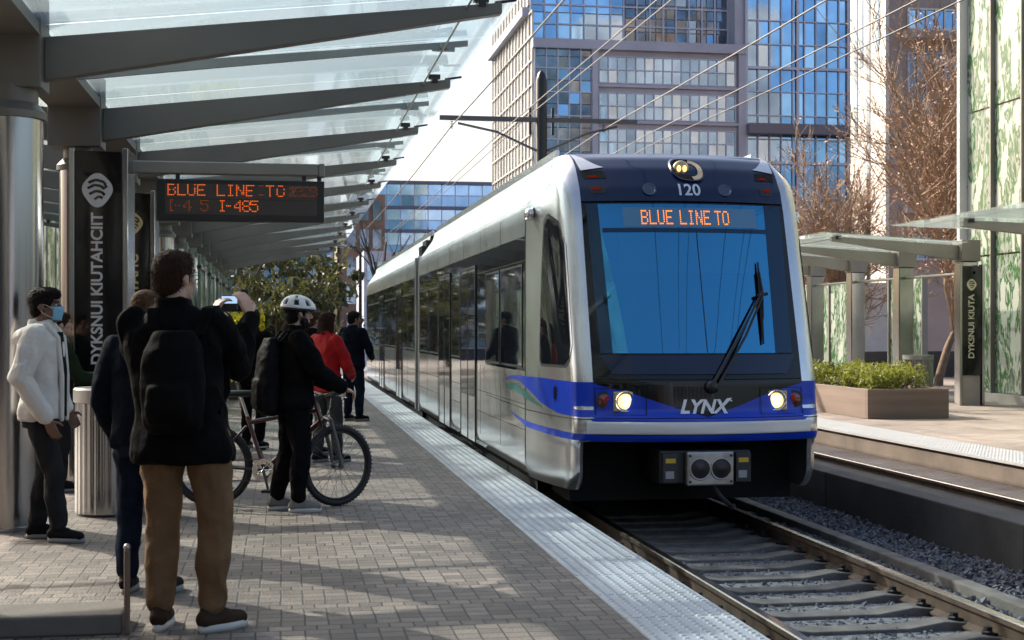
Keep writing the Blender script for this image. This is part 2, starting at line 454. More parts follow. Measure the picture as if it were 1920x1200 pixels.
# loose stones of the track bed
def stones(name, boxes, per_m2, size):
    vs = []; fs = []
    base = np.array([(1, 0, 0), (-1, 0, 0), (0, 1, 0), (0, -1, 0), (0, 0, 1), (0, 0, -1)], float)
    tri = [(0, 2, 4), (2, 1, 4), (1, 3, 4), (3, 0, 4), (2, 0, 5), (1, 2, 5), (3, 1, 5), (0, 3, 5)]
    for x0, x1, y0, y1, z in boxes:
        n = int((x1 - x0) * (y1 - y0) * per_m2)
        c = np.stack([rng.uniform(x0, x1, n), rng.uniform(y0, y1, n), z + rng.uniform(-.008, .022, n)], 1)
        for q in c:
            s_ = size * rng.uniform(.6, 1.35)
            p_ = base * (rng.uniform(.55, 1.2, (6, 1)) * s_) + rng.normal(0, .15 * s_, (6, 3))
            e = Matrix.Rotation(rng.uniform(0, 6.28), 3, V(rng.normal(size=3)).normalized())
            p_ = p_ @ np.array(e) + q
            k = len(vs); vs += p_.tolist(); fs += [(a + k, b_ + k, d + k) for a, b_, d in tri]
    me = bpy.data.meshes.new(name); me.from_pydata(vs, [], fs)
    o = link(name, me, M['stone']); o['kind'] = 'stuff'
    tag(o, 'grey crushed stone ballast around the near track', 'ballast')
stones('ballast_stones', [(5.02, 5.67, 7.0, 18, -.45), (2.9, 4.35, 6.6, 11.6, -.50), (4.4, 4.85, 6.8, 13, -.47), (2.5, 2.9, 7, 11, -.47)], 620, .026)

# rails
def rail(x, z, label):
    prof = [(-.07, z - .16), (.07, z - .16), (.07, z - .147), (.012, z - .125), (.012, z - .05), (.036, z - .038), (.036, z - .008), (.028, z), (-.028, z), (-.036, z - .008), (-.036, z - .038), (-.012, z - .05), (-.012, z - .125), (-.07, z - .147)]
    m = MB(); m.prism([(x + a, c) for a, c in prof], -6, 68, 'y')
    for i, f in enumerate(m.f):
        zs = [m.v[k][2] for k in f]
        if len(f) == 4 and min(zs) >= z - .0081: m.m[i] = 1
    tag(m.build('rail', [M['rail_side'], M['rail_head']]), label, 'rail', 'steel rails of the two tracks')
rail(2.94, -.30, 'rusty steel rail of the near track, next to the brick platform edge')
rail(4.375, -.30, 'shiny steel rail of the near track with black clips, beside the gravel')
rail(6.07, -.30, 'steel rail of the far track hidden behind the low concrete wall')
rail(7.51, -.30, 'steel rail of the far track beside the sunny right platform')

def make_tie():
    t = empty('railway_tie', 'pale concrete tie with sagging middle bedded in gravel between the near rails', 'tie', (3.66, 0, -.6), group='concrete ties under the near track')
    m = MB()
    xs = [2.42, 2.75, 3.1, 3.3, 3.95, 4.2, 4.5, 4.86]; tops = [-.455, -.45, -.425, -.45, -.452, -.415, -.44, -.455]
    poly = [(x, z) for x, z in zip(xs, tops)] + [(4.86, -.56), (2.42, -.56)]
    m.prism(poly, -.085, .085, 'y'); me = m.build('sleeper', M['tie'], t, bevel=.01, local=True)
    me.location = (-3.66, 0, .6)
    for x in (2.94, 4.375):
        for s_ in (-1, 1):
            c = MB()
            c.box(x + s_ * .055 - .035, x + s_ * .055 + .035, -.05, .05, -.45, -.425)
            c.tube([(x + s_ * .03, -.035, -.42), (x + s_ * .09, -.035, -.405), (x + s_ * .11, 0, -.41), (x + s_ * .09, .035, -.405), (x + s_ * .03, .035, -.42)], .011, 6)
            c.box(x + s_ * .075 - .018, x + s_ * .075 + .018, -.02, .02, -.43, -.375)
            o = c.build('rail_clip', M['rubber'], t, local=True); o.location = (-3.66, 0, .6)
    return t
tie = make_tie()
for k in range(16):
    c = tie if k == 0 else copy_tree(tie)
    c.location = (3.66, 7.05 + k * .455 + random.uniform(-.015, .015), -.6)

# ================================================================== left canopy
CX = -1.98
BY = [10.67 + 3.37 * k for k in range(-7, 11)]
can = empty('platform_canopy', 'long glass and grey steel canopy roof over the left platform', 'canopy', (CX, 10.67, 0))
GZ = lambda x: 3.665 + (x + 1.73) * .1145
for yb in BY:
    b = MB()
    rC = .235 if yb < 11 else .165
    b.lathe([(rC, 0), (rC, 3.06)], 40, (CX, yb, 0))
    b.lathe([(rC + .015, 0), (rC + .015, .03)], 40, (CX, yb, 0))
    b.build('column', M['steel'], can, smooth=40)
    b = MB(); b.lathe([(rC + .027, 3.0), (rC + .027, 3.05), (rC - .035, 3.12), (rC - .035, 3.24)], 32, (CX, yb, 0)); b.build('column_collar', M['beam'], can, smooth=40)
    b = MB(); b.box(CX - .25, CX + .25, yb - .19, yb + .19, 3.22, 3.93)
    b.build('column_head', M['beam'], can, bevel=.01)
    for s_ in (1, -1):
        x0, x1 = CX + s_ * .25, CX + s_ * 3.66
        m = MB()
        def bm_(a, z0, z1, w_): return [(a, yb - w_, z0), (a, yb + w_, z0), (a, yb + w_, z1), (a, yb - w_, z1)]
        A = bm_(x0, 3.29, 3.61, .055); B = bm_(x1, 3.91, 3.995, .055)
        m.add(A + B, [(0, 1, 2, 3), (4, 5, 6, 7), (0, 1, 5, 4), (1, 2, 6, 5), (2, 3, 7, 6), (3, 0, 4, 7)])
        m.build('beam', M['beam'], can, bevel=.008)
        m = MB()   # glass clips along the tip
        for xx in (x1 - s_ * .16,):
            m.box(xx - .03, xx + .03, yb - .075, yb + .075, 3.955, 4.015); m.box(xx - .06, xx + .06, yb - .03, yb + .03, 4.0, 4.045)
        m.tube([(x1 - s_ * .05, yb, 4.0), (x1 + s_ * .12, yb, 4.03)], .012, 6)
        m.build('glass_clip', M['black'], can)
for i in range(len(BY) - 1):
    ya, yb = BY[i], BY[i + 1]; ym = (ya + yb) / 2
    for s_ in (1, -1):
        m = MB()
        for (u, v_) in ((ya + .012, ym - .008), (ym + .008, yb - .012)):
            xs = (CX + s_ * .2, CX + s_ * 3.84)
            z = [3.685 + .02, GZ(1.86) + .02]
            vs = [(xs[0], u, z[0]), (xs[1], u, z[1]), (xs[1], v_, z[1]), (xs[0], v_, z[0])]
            vs += [(a, b_, c_ + .022) for a, b_, c_ in vs]
            m.add(vs, [(3, 2, 1, 0)]); m.add(vs, [(4, 5, 6, 7), (0, 1, 5, 4), (1, 2, 6, 5), (2, 3, 7, 6), (3, 0, 4, 7)], 1)
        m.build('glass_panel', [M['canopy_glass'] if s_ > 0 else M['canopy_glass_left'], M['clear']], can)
        f = MB()
        x0, x1 = CX + s_ * .25, CX + s_ * 3.62
        f.add([(x0, ym - .018, 3.60), (x0, ym + .018, 3.60), (x0, ym + .018, 3.70), (x0, ym - .018, 3.70), (x1, ym - .018, 4.0), (x1, ym + .018, 4.0), (x1, ym + .018, 4.05), (x1, ym - .018, 4.05)],
              [(0, 1, 2, 3), (4, 5, 6, 7), (0, 1, 5, 4), (1, 2, 6, 5), (2, 3, 7, 6), (3, 0, 4, 7)])
        xx = x1 - s_ * .22
        f.box(xx - .03, xx + .03, ym - .10, ym + .10, 3.965, 4.0); f.box(xx - .1, xx + .1, ym - .03, ym + .03, 3.95, 3.985)
        f.build('glazing_fin', pbr('fin_steel', (.30, .33, .32), .35, .4) if 'fin_steel' not in bpy.data.materials else bpy.data.materials['fin_steel'], can)
    m = MB(); m.tube([(CX + 3.38, ya + .05, 3.935), (CX + 3.38, yb - .05, 3.935)], .009, 6); m.build('tie_rod', M['alu'], can)
m = MB(); m.box(CX - .24, CX + .24, BY[0], BY[-1], 3.60, 3.69); m.build('spine_cover', M['beam'], can)  # cover added to block the sun slit between the two glass wings
# raking braces under the left wing, seen between the first columns
for yb in BY[6:10]:
    m = MB(); m.tube([(CX + .1, yb + .19, 3.02), (CX + .02, yb + 1.2, 3.62)], .035, 8); m.build('brace', M['beam'], can, smooth=40)

# ---- fonts
FONT5 = {'A': '01110 10001 10001 11111 10001 10001 10001', 'B': '11110 10001 10001 11110 10001 10001 11110', 'L': '10000 10000 10000 10000 10000 10000 11111', 'U': '10001 10001 10001 10001 10001 10001 01110',
         'E': '11111 10000 10000 11110 10000 10000 11111', 'I': '01110 00100 00100 00100 00100 00100 01110', 'N': '10001 11001 11001 10101 10011 10011 10001',
         'T': '11111 00100 00100 00100 00100 00100 00100', 'O': '01110 10001 10001 10001 10001 10001 01110', '-': '00000 00000 00000 11100 00000 00000 00000',
         '4': '00010 00110 01010 10010 11111 00010 00010', '8': '01110 10001 10001 01110 10001 10001 01110', '5': '11111 10000 11110 00001 00001 10001 01110', ' ': '00000 00000 00000 00000 00000 00000 00000',
         '2': '01110 10001 00001 00110 01000 10000 11111', '3': '11110 00001 00001 01110 00001 00001 11110', '1': '00100 01100 00100 00100 00100 00100 01110'}
def dots(mb, text, x, z, pitch, fn, r=None, aspect=1.0, drop=0.0, adv=6, mi=0):
    """dot-matrix text; fn(x, z) -> point on the sign, top-left at x, z"""
    r = r or pitch * .36
    for ch in text:
        rows = FONT5[ch].split()
        for j, row in enumerate(rows):
            for i, c in enumerate(row):
                if c == '1' and random.random() >= drop:
                    cx = x + i * pitch * aspect; cz = z - j * pitch
                    mb.add([fn(cx + r * aspect * cos(a * pi / 3), cz + r * sin(a * pi / 3)) for a in range(6)], [(0, 1, 2, 3, 4, 5)], mi)
        x += adv * pitch * aspect
    return x

def text_mesh(body, size, shear=0.0, bold=0.0, extrude=0.0, space=1.0):
    c = bpy.data.curves.new('t', 'FONT'); c.body = body; c.size = size; c.shear = shear; c.offset = bold
    c.extrude = extrude; c.align_x = 'CENTER'; c.align_y = 'CENTER'; c.space_character = space
    o = bpy.data.objects.new('t', c); COL.objects.link(o)
    dg = bpy.context.evaluated_depsgraph_get()
    me = bpy.data.meshes.new_from_object(o.evaluated_get(dg))
    bpy.data.objects.remove(o); bpy.data.curves.remove(c)
    return me

def text_on(name, body, size, fn, mat, parent, **k):
    """flat text whose (u, v) plane is mapped through fn(u, v)"""
    me = text_mesh(body, size, **k)
    bm = bmesh.new(); bm.from_mesh(me)
    bmesh.ops.triangulate(bm, faces=bm.faces)
    for _ in range(3):
        lg = [e for e in bm.edges if e.calc_length() > .03]
        if lg: bmesh.ops.subdivide_edges(bm, edges=lg, cuts=1)
        bmesh.ops.triangulate(bm, faces=bm.faces)
    for v in bm.verts: v.co = V(fn(v.co.x, v.co.y))
    bm.to_mesh(me); bm.free()
    return link(name, me, mat, parent)

# ---- hanging LED sign
sg = empty('departure_sign', 'black hanging departure board with amber LED text under the left canopy', 'sign', (-.4, 14.0, 2.73))
SX0, SX1, SY = -1.22, .41, 13.93
m = MB(); m.box(SX0, SX1, SY, SY + .16, 2.52, 2.93); m.build('housing', M['black'], sg, bevel=.008)
m = MB(); m.box(SX0 + .085, SX1 - .075, SY - .004, SY + .02, 2.585, 2.885)
m.build('display', pbr('led_display', (.055, .042, .034), .5, bump=.4, bscale=300, bdist=.002), sg)
fn = lambda x, z: (x, SY - .009, z)
pt = .0168
led_m = [M['led'], M['led_dim']]
m = MB(); x = dots(m, 'BLUE LINE', SX0 + .115, 2.875, pt, fn, drop=.04, mi=0, adv=5.6)
dots(m, 'TO', x + .10, 2.875, pt, fn, drop=.05, mi=0, adv=6.2)
dots(m, '-', x + .03, 2.925, pt, fn, mi=1, drop=.3); dots(m, '-', x + .03, 2.835, pt, fn, mi=1, drop=.3)
m.build('led_line', led_m, sg, fix=False)
m = MB(); dots(m, '2323', SX1 - .34, 2.865, pt * .85, fn, mi=1, drop=.25, adv=4.9); dots(m, '-1', SX1 - .40, 2.85, pt * .7, fn, mi=1, drop=.3)
m.build('led_countdown', led_m, sg, fix=False)
m = MB(); x = dots(m, 'I-4', SX0 + .105, 2.722, pt, fn, drop=.1, mi=1, adv=4.8); dots(m, ' 5', x - .02, 2.722, pt, fn, drop=.1, mi=1)
dots(m, 'I-485', SX0 + .60, 2.722, pt, fn, drop=.04, mi=0, adv=4.6)
m.build('led_line', led_m, sg, fix=False)
m = MB(); m.box(SX0 + .08, SX1 - .07, SY - .0065, SY - .0045, 2.732, 2.738); m.build('divider', M['black'], sg)
m = MB()
m.box(CX + .24, SX1 - .06, SY + .02, SY + .14, 2.985, 3.105); m.box(SX1 - .06, SX1 + .005, SY + .015, SY + .145, 2.975, 3.11)
m.build('support_arm', M['beam_sun'], sg, bevel=.012)
for xx in (SX0 + .2, SX1 - .2, SX1 - .05):
    m = MB(); m.box(xx - .02, xx + .02, SY + .06, SY + .10, 2.93, 2.99); m.build('hanger', M['black'], sg)

# ---- black sign pillars
def emblem(mb, fn, r, mi=0, dark=1):
    """round seal: pale shield disc with dark sweeping strokes"""
    n = 32
    pts = []
    for k in range(n):
        a = 2 * pi * k / n
        rr = r * (1.0 + .13 * max(0, -sin(a)) ** 3 + .05 * cos(4 * a))
        pts.append((rr * cos(a), rr * 1.08 * sin(a)))
    mb.add([fn(u, v, 0) for u, v in pts], [tuple(range(n))], mi)
    for k in range(n):
        pass
    strokes = [[(-.6, .45), (-.1, .66), (.45, .5), (.62, .1)], [(-.66, .05), (-.2, .3), (.25, .22), (.5, .0)], [(-.55, -.35), (-.1, -.12), (.3, -.2), (.5, -.42)], [(-.2, -.72), (.1, -.5), (.35, -.62)]]
    for st in strokes:
        for i in range(len(st) - 1):
            (a, b_), (c, d) = st[i], st[i + 1]
            L_ = hypot(c - a, d - b_); nx, ny = -(d - b_) / L_ * .09, (c - a) / L_ * .09
            mb.add([fn(r * (a + nx), r * (b_ + ny), 1), fn(r * (a - nx), r * (b_ - ny), 1), fn(r * (c - nx), r * (d - ny), 1), fn(r * (c + nx), r * (d + ny), 1)], [(0, 1, 2, 3)], dark)

def sign_pillar(x0, x1, y, z0, z1, label, text, print_mat, tsize, depth=.62, base=0.0, emb=.105, tz=None, group='black sign pillars with vertical lettering'):
    s = empty('sign_pillar', label, 'sign', ((x0 + x1) / 2, y, base), group=group)
    m = MB(); m.box(x0, x1, y, y + depth, z0, z1); m.build('panel', M['blackgloss'], s, bevel=.006)
    for a, b_ in ((x0 - .055, x0 - .003), (x1 + .003, x1 + .055)):
        m = MB(); m.box(a, b_, y - .012, y + depth, base, z1 + .03); m.build('side_trim', M['steel'], s, bevel=.006)
    m = MB(); m.box(x0 + .02, x1 - .02, y + .03, y + depth - .03, base, z0 - .003); m.build('base', M['concrete'] if base < 0 else M['beam'], s)
    cx = (x0 + x1) / 2 - .01
    m = MB(); emblem(m, lambda u, v, l: (cx + u, y - .004 - .003 * l, z1 - .36 + v), emb); m.build('emblem', [M['white_print'] if print_mat is M['white_print'] else print_mat, M['blackgloss']], s, fix=False)
    zc = tz if tz else z1 - .36 - emb - 1.02
    text_on('lettering', text, tsize, lambda u, v: (cx - v, y - .0035, zc + u), print_mat, s, bold=.004, space=1.0)
    return s
sign_pillar(-1.93, -1.50, 13.55, .35, 3.14, 'black sign pillar with round white seal and vertical white lettering, behind the steel bin', 'DYKSNUI KIUTAHCIIT', M['white_print'], .145, emb=.135, tz=1.84)
sign_pillar(-1.95, -1.58, 17.25, .35, 3.1, 'black sign pillar with glinting gold lettering under the departure board', 'DYKSNUI KIUTAHC', pbr('gold_print', (.62, .52, .28), .3, .6), .17)

# ---- glazed wind screens further along the left platform
for i, yb in enumerate(BY[10:16]):
    sc = empty('wind_screen', ['first', 'second', 'third', 'fourth', 'fifth', 'sixth'][i] + ' pale glass wind screen along the left platform beyond the gold-lettered sign pillar', 'screen', (-1.3, yb + .6, 0), group='glass wind screens under the left canopy')
    for yy in (yb + .5, yb + 2.0):
        m = MB(); m.box(-1.46, -1.40, yy - .03, yy + .03, 0, 2.75); m.build('post', pbr('green_post', (.20, .26, .21), .4, .3) if 'green_post' not in bpy.data.materials else bpy.data.materials['green_post'], sc, bevel=.006)
    m = MB(); m.box(-1.437, -1.423, yb + .53, yb + 1.97, .35, 2.5); m.build('pane', M['screen_glass'], sc)
    m = MB(); m.box(-1.47, -1.39, yb + .47, yb + 2.03, 2.50, 2.56); m.build('top_rail', M['beam'], sc)

# ---- steel litter bin
tb = empty('litter_bin', 'round ribbed stainless steel litter bin beside the white jacketed man', 'bin', (-1.35, 11.38, 0))
m = MB()
def binf(u, v):
    a = 2 * pi * u; r = .268 + .0025 * sin(30 * a); return (-1.35 + r * cos(a), 11.38 + r * sin(a), .02 + .86 * v)
m.grid(binf, 240, 6, wrap=True); m.build('drum', M['steel'], tb, smooth=50)
m = MB(); m.lathe([(.272, .882), (.282, .89), (.282, .985), (.27, 1.0), (.19, 1.0), (.18, .97), (.18, .9), (.0, .9)], 48, (-1.35, 11.38, 0)); m.build('rim', M['alu'], tb, smooth=35)
m = MB(); m.lathe([(.255, 0), (.255, .02)], 40, (-1.35, 11.38, 0)); m.build('foot_ring', M['black'], tb)

# ---- low seat slab at the bottom left
bs = empty('bench', 'low dark stone bench slab with brown end post at the bottom left corner', 'bench', (-1.7, 7.05, 0))
m = MB(); m.box(-3.2, -.76, 6.86, 7.2, 0, .10); m.build('slab', pbr('bench_stone', (.13, .115, .105), .75, var=.25, vscale=3, bump=.25, bscale=40), bs, bevel=.012)
m = MB(); m.box(-.750, -.722, 6.845, 6.875, 0, .41); m.build('end_post', pbr('bench_post', (.16, .115, .085), .5, .3), bs, bevel=.008)
m = MB(); m.ell((-.736, 6.86, .42), (.017, .017, .017)); m.build('post_cap', M['alu'], bs, smooth=60)

# ---- leaf print glass behind the left platform
y = 20.0; k = 0
lw = empty('glass_wall', 'long pale glass wall with green leaf print behind the left platform', 'glass wall', (-6.4, 30, 0))
while y < 47:
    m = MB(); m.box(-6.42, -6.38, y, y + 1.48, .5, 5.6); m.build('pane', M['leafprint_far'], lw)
    m = MB(); m.box(-6.46, -6.34, y + 1.48, y + 1.5, 0, 5.7); m.build('mullion', M['alu'], lw)
    y += 1.5; k += 1
m = MB(); m.box(-6.5, -6.3, 20, 47, 0, .49); m.build('plinth', M['concrete'], lw)

# ================================================================== buildings
MG = {  # glass, cladding and frames lightened: distance haze is put into these colours
 'blue': pbr('blue_glass', (.28, .47, .70), .06, 1.0, var=.25, vscale=.5),
 'blue2': pbr('blue_glass_deep', (.20, .36, .58), .06, 1.0, var=.3, vscale=.4),
 'blue3': pbr('blue_glass_pale', (.40, .58, .76), .08, 1.0, var=.2, vscale=.6),
 'dark': pbr('dark_glass', (.15, .20, .26), .07, .9, var=.5, vscale=.7),
 'amber': pbr('amber_glass', (.22, .24, .25), .1, .8, var=.4, vscale=.8),
 'pale': pbr('sunlit_pale_glass', (.80, .81, .80), .18, .35, var=.12, vscale=.3),
 'clad': pbr('purple_grey_cladding', (.36, .38, .47), .55, .2, var=.15, vscale=.35),
 'mull': pbr('mullion_mauve', (.44, .48, .60), .5, .3),
 'whitemull': pbr('mullion_white', (.74, .72, .68), .6),
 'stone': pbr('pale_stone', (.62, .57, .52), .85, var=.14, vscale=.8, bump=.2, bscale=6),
 'stoneshade': pbr('pale_stone_shaded', (.36, .29, .27), .85, var=.15, vscale=.7, bump=.2, bscale=6),  # same stone as above with shade put into the colour
 'brown': pbr('brown_brick', (.17, .115, .095), .85, var=.3, vscale=.9),
}
def panes(mb, o, u, v, nu, nv, tilt=.006, pick=None, gap=.03, skip=0.0):
    """nu x nv glass panes on the rectangle o, o+u, o+v; every pane sits a touch out of plane"""
    o, u, v = V(o), V(u), V(v); n = u.cross(v).normalized(); du, dv = u / nu, v / nv
    gu, gv = du.normalized() * gap, dv.normalized() * gap
    for j in range(nv):
        for i in range(nu):
            a = random.uniform(-tilt, tilt); b_ = random.uniform(-tilt, tilt)
            c = o + du * i + dv * j
            q = [c + gu + gv + n * (a + b_), c + du - gu + gv + n * (-a + b_), c + du + dv - gu - gv + n * (-a - b_), c + dv + gu - gv + n * (a - b_)]
            mb.add(q, [(0, 1, 2, 3)], pick(i, j) if pick else 0)
def bars(mb, o, u, v, nu, nv, w_, d, mi=0):
    """mullion grid standing d proud of the plane"""
    o, u, v = V(o), V(u), V(v); n = u.cross(v).normalized()
    def bar(a, b_, ac):
        ac = ac.normalized() * w_ / 2
        vs = [a - ac, a + ac, b_ + ac, b_ - ac]; vs += [x + n * d for x in vs]
        mb.add(vs, [(0, 1, 2, 3), (4, 5, 6, 7), (0, 1, 5, 4), (1, 2, 6, 5), (2, 3, 7, 6), (3, 0, 4, 7)], mi)
    for i in range(nu + 1): bar(o + u * i / nu, o + u * i / nu + v, u)
    for j in range(nv + 1): bar(o + v * j / nv + n * .004, o + v * j / nv + u + n * .004, v)
rp = lambda *ws: (lambda i, j: random.choices(range(len(ws)), ws)[0])

# ---- central tower behind the train
B = empty('office_tower', 'big blue glass and mauve clad office tower rising behind the train', 'building', (24, 85, -.78))
m = MB(); m.box(14.5, 44, 79.4, 95, -.77, 18.2); m.box(14.5, 26.6, 80.8, 95, 18.2, 36); m.box(26.6, 44, 79.4, 95, 18.2, 36); m.build('wall', MG['clad'], B)
# left face: curtain wall, its sunlit brightness put into the pale glass colour
m = MB(); panes(m, (14.42, 95, 0), (0, -15.5, 0), (0, 0, 20), 13, 14, .004); panes(m, (14.42, 95, 20.6), (0, -14.0, 0), (0, 0, 15), 12, 9, .004); m.build('side_glazing', MG['pale'], B, fix=False)
m = MB(); bars(m, (14.4, 95, 0), (0, -15.5, 0), (0, 0, 20), 13, 14, .11, .08); bars(m, (14.4, 95, 20.6), (0, -14.0, 0), (0, 0, 15), 12, 9, .11, .08); m.build('side_mullions', [pbr('grey_mullion', (.30, .29, .28), .5)], B)
m = MB(); m.box(14.0, 14.5, 81.0, 95.2, 20.0, 20.5); m.build('ledge', MG['clad'], B)
# corner bay of dark glass
m = MB(); panes(m, (14.5, 79.3, 0), (3.3, 0, 0), (0, 0, 18), 5, 26, .012, rp(5, 1.2, 1)); m.build('corner_bay', [MG['dark'], MG['amber'], MG['blue2']], B, fix=False)
m = MB(); bars(m, (14.45, 79.28, 0), (3.4, 0, 0), (0, 0, 18), 5, 13, .08, .06); m.build('bay_mullions', MG['mull'], B)
# ribbon windows
z = 17.4
k = 0
while z > 2:
    wd = MB(); panes(wd, (18.3, 79.36, z - 1.55), (8.3, 0, 0), (0, 0, 1.55), 15, 2, .008, rp(5, 2, 3))
    f = wd.build('window', [MG['blue'], MG['blue2'], MG['blue3']], B, fix=False)
    fr = MB(); bars(fr, (18.3, 79.34, z - 1.55), (8.3, 0, 0), (0, 0, 1.55), 15, 2, .06, .05); fr.build('frame', MG['mull'], f)
    sl = MB(); sl.box(18.1, 26.8, 79.18, 79.39, z - 1.80, z - 1.62); sl.build('sill', MG['clad'], f)
    z -= 2.12; k += 1
m = MB(); m.box(17.85, 18.2, 79.1, 79.38, 0, 18.2); m.box(26.75, 27.2, 79.1, 79.38, 0, 18.2); m.box(14.3, 27.2, 79.0, 79.39, 17.75, 18.3); m.build('pilasters', MG['clad'], B)
# upper recessed glass
m = MB(); panes(m, (14.5, 80.7, 18.4), (5.6, 0, 0), (0, 0, 16), 7, 9, .006, rp(3, 2, 4)); m.build('upper_glazing', [MG['blue'], MG['blue2'], MG['blue3']], B, fix=False)
m = MB(); panes(m, (20.2, 80.7, 18.4), (6.3, 0, 0), (0, 0, 16), 10, 20, .02, rp(5, 1, 1)); m.build('upper_glazing', [MG['dark'], MG['blue2'], MG['amber']], B, fix=False)  # dark panes put reflected structure into the glass colour
m = MB(); bars(m, (14.45, 80.68, 18.35), (12.1, 0, 0), (0, 0, 16), 15, 14, .08, .08); m.build('upper_mullions', MG['mull'], B)
# right curtain wall
m = MB(); panes(m, (27.3, 79.32, 0), (16, 0, 0), (0, 0, 34), 22, 24, .008, lambda i, j: (1 if j % 4 == 3 else random.choices((0, 1, 2), (5, 3, 2))[0])); m.build('curtain_wall', [MG['blue'], MG['blue2'], MG['blue3']], B, fix=False)
m = MB(); bars(m, (27.25, 79.28, 0), (16, 0, 0), (0, 0, 34), 22, 24, .06, .07); bars(m, (27.25, 79.26, 0), (16, 0, 0), (0, 0, 34), 5, 6, .16, .12); m.build('curtain_mullions', MG['mull'], B)
m = MB(); m.box(27.2, 44, 78.5, 79.2, 13.0, 13.6); m.box(27.2, 44, 78.9, 79.2, 6.3, 6.7); m.build('string_course', pbr('dark_band', (.13, .13, .17), .5), B)

# ---- stone tower on the right
B = empty('stone_tower', 'pale stone tower with sunlit narrow side behind the bare tree', 'building', (30, 54, -.78))
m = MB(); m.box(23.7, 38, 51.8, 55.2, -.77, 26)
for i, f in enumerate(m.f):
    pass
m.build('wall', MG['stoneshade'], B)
m = MB(); m.box(23.55, 23.697, 51.75, 55.2, -.77, 26); m.build('sunlit_side', MG['stone'], B)  # thin slab carries the sunlit tone of the same stone
for i, (yy, za, zb) in enumerate([(54.6, 9.2, 26), (54.05, 12.2, 26), (53.35, 3, 26), (52.5, 12.6, 15), (52.5, 15.6, 18)]):
    m = MB(); m.box(23.52, 23.546, yy - .16, yy + .16, za, zb); m.build('slot_window', MG['dark'], B)
for za, zb, mt in ((13.35, 14.15, 'blue2'), (10.2, 12.4, 'dark'), (16.4, 17.4, 'blue2'), (7.2, 8.2, 'dark'), (4.2, 5.2, 'dark')):
    m = MB(); panes(m, (24.5, 51.76, za), (2.7, 0, 0), (0, 0, zb - za), 7, 1, .01, rp(3, 1), gap=.02)
    f = m.build('window', [MG[mt], MG['blue3']], B, fix=False)
    m = MB(); bars(m, (24.5, 51.74, za), (2.7, 0, 0), (0, 0, zb - za), 7, 1, .07, .05); m.build('frame', MG['whitemull'] if mt == 'blue2' else MG['mull'], f)
m = MB()
for zz in (12.9, 15.9, 9.0, 6.0): m.box(24.2, 38, 51.2, 51.79, zz, zz + .3)
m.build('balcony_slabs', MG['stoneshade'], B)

# ---- far blue building and its neighbours at the end of the street
B = empty('glass_building', 'distant bright blue glass office block at the end of the tracks', 'building', (12, 125, -.78))
m = MB(); m.box(7.6, 24, 118.4, 135, -.77, 14.0); m.build('wall', MG['blue2'], B)
m = MB(); panes(m, (7.6, 118.3, 0), (16.4, 0, 0), (0, 0, 13.9), 14, 13, .01, lambda i, j: 1 if j in (4, 7, 9, 11) else random.choices((0, 2), (4, 3))[0], gap=.02)
m.build('glazing', [MG['blue'], MG['blue2'], MG['blue3']], B, fix=False)
m = MB()
for zz in (4.2, 7.4, 9.6, 11.6, 13.75): m.box(7.4, 24.1, 118.0, 118.36, zz, zz + .28)
m.build('floor_bands', pbr('slate_band', (.10, .12, .20), .5), B)
m = MB(); bars(m, (7.6, 118.26, 0), (16.4, 0, 0), (0, 0, 13.9), 14, 13, .07, .05); m.build('mullions', MG['mull'], B)

B = empty('brick_building', 'dark brown brick building left of the distant blue glass block', 'building', (5.2, 98, -.78))
m = MB(); m.box(4.0, 6.9, 95, 104, -.77, 10.6); m.box(4.2, 5.4, 96, 100, 10.6, 11.6); m.build('wall', MG['brown'], B)
for j in range(5):
    for i in range(3):
        m = MB(); m.box(4.3 + i * .88, 4.9 + i * .88, 94.9, 95.03, 1.2 + j * 1.9, 2.5 + j * 1.9); m.build('window', MG['dark'], B)
B = empty('low_glass_building', 'shadowy blue glass building behind the green trees past the left platform', 'building', (-4, 100, -.78))
m = MB(); m.box(-16, 3.6, 100.4, 112, -.77, 13); m.build('wall', pbr('slate_wall', (.05, .06, .09), .6, var=.4, vscale=.3), B)
m = MB(); panes(m, (-16, 100.3, 0), (19.6, 0, 0), (0, 0, 13), 20, 9, .015, rp(3, 3, 3, 1), gap=.06); m.build('glazing', [MG['blue2'], MG['dark'], MG['blue'], MG['amber']], B, fix=False)
m = MB(); bars(m, (-16, 100.26, 0), (19.6, 0, 0), (0, 0, 13), 20, 9, .12, .06); m.build('mullions', MG['clad'], B)
B = empty('pale_building', 'pale low building in the street seen right of the green trees', 'building', (6, 82, -.78))
m = MB(); m.box(4.6, 7.2, 80, 88, -.77, 5.9); m.build('wall', pbr('pale_wall', (.52, .56, .66), .7, var=.1), B)
for j in range(3):
    m = MB(); panes(m, (4.75, 79.95, .8 + j * 1.7), (2.3, 0, 0), (0, 0, 1.1), 4, 1, .01, gap=.04); m.build('window', MG['blue3'] if j else MG['dark'], B, fix=False)

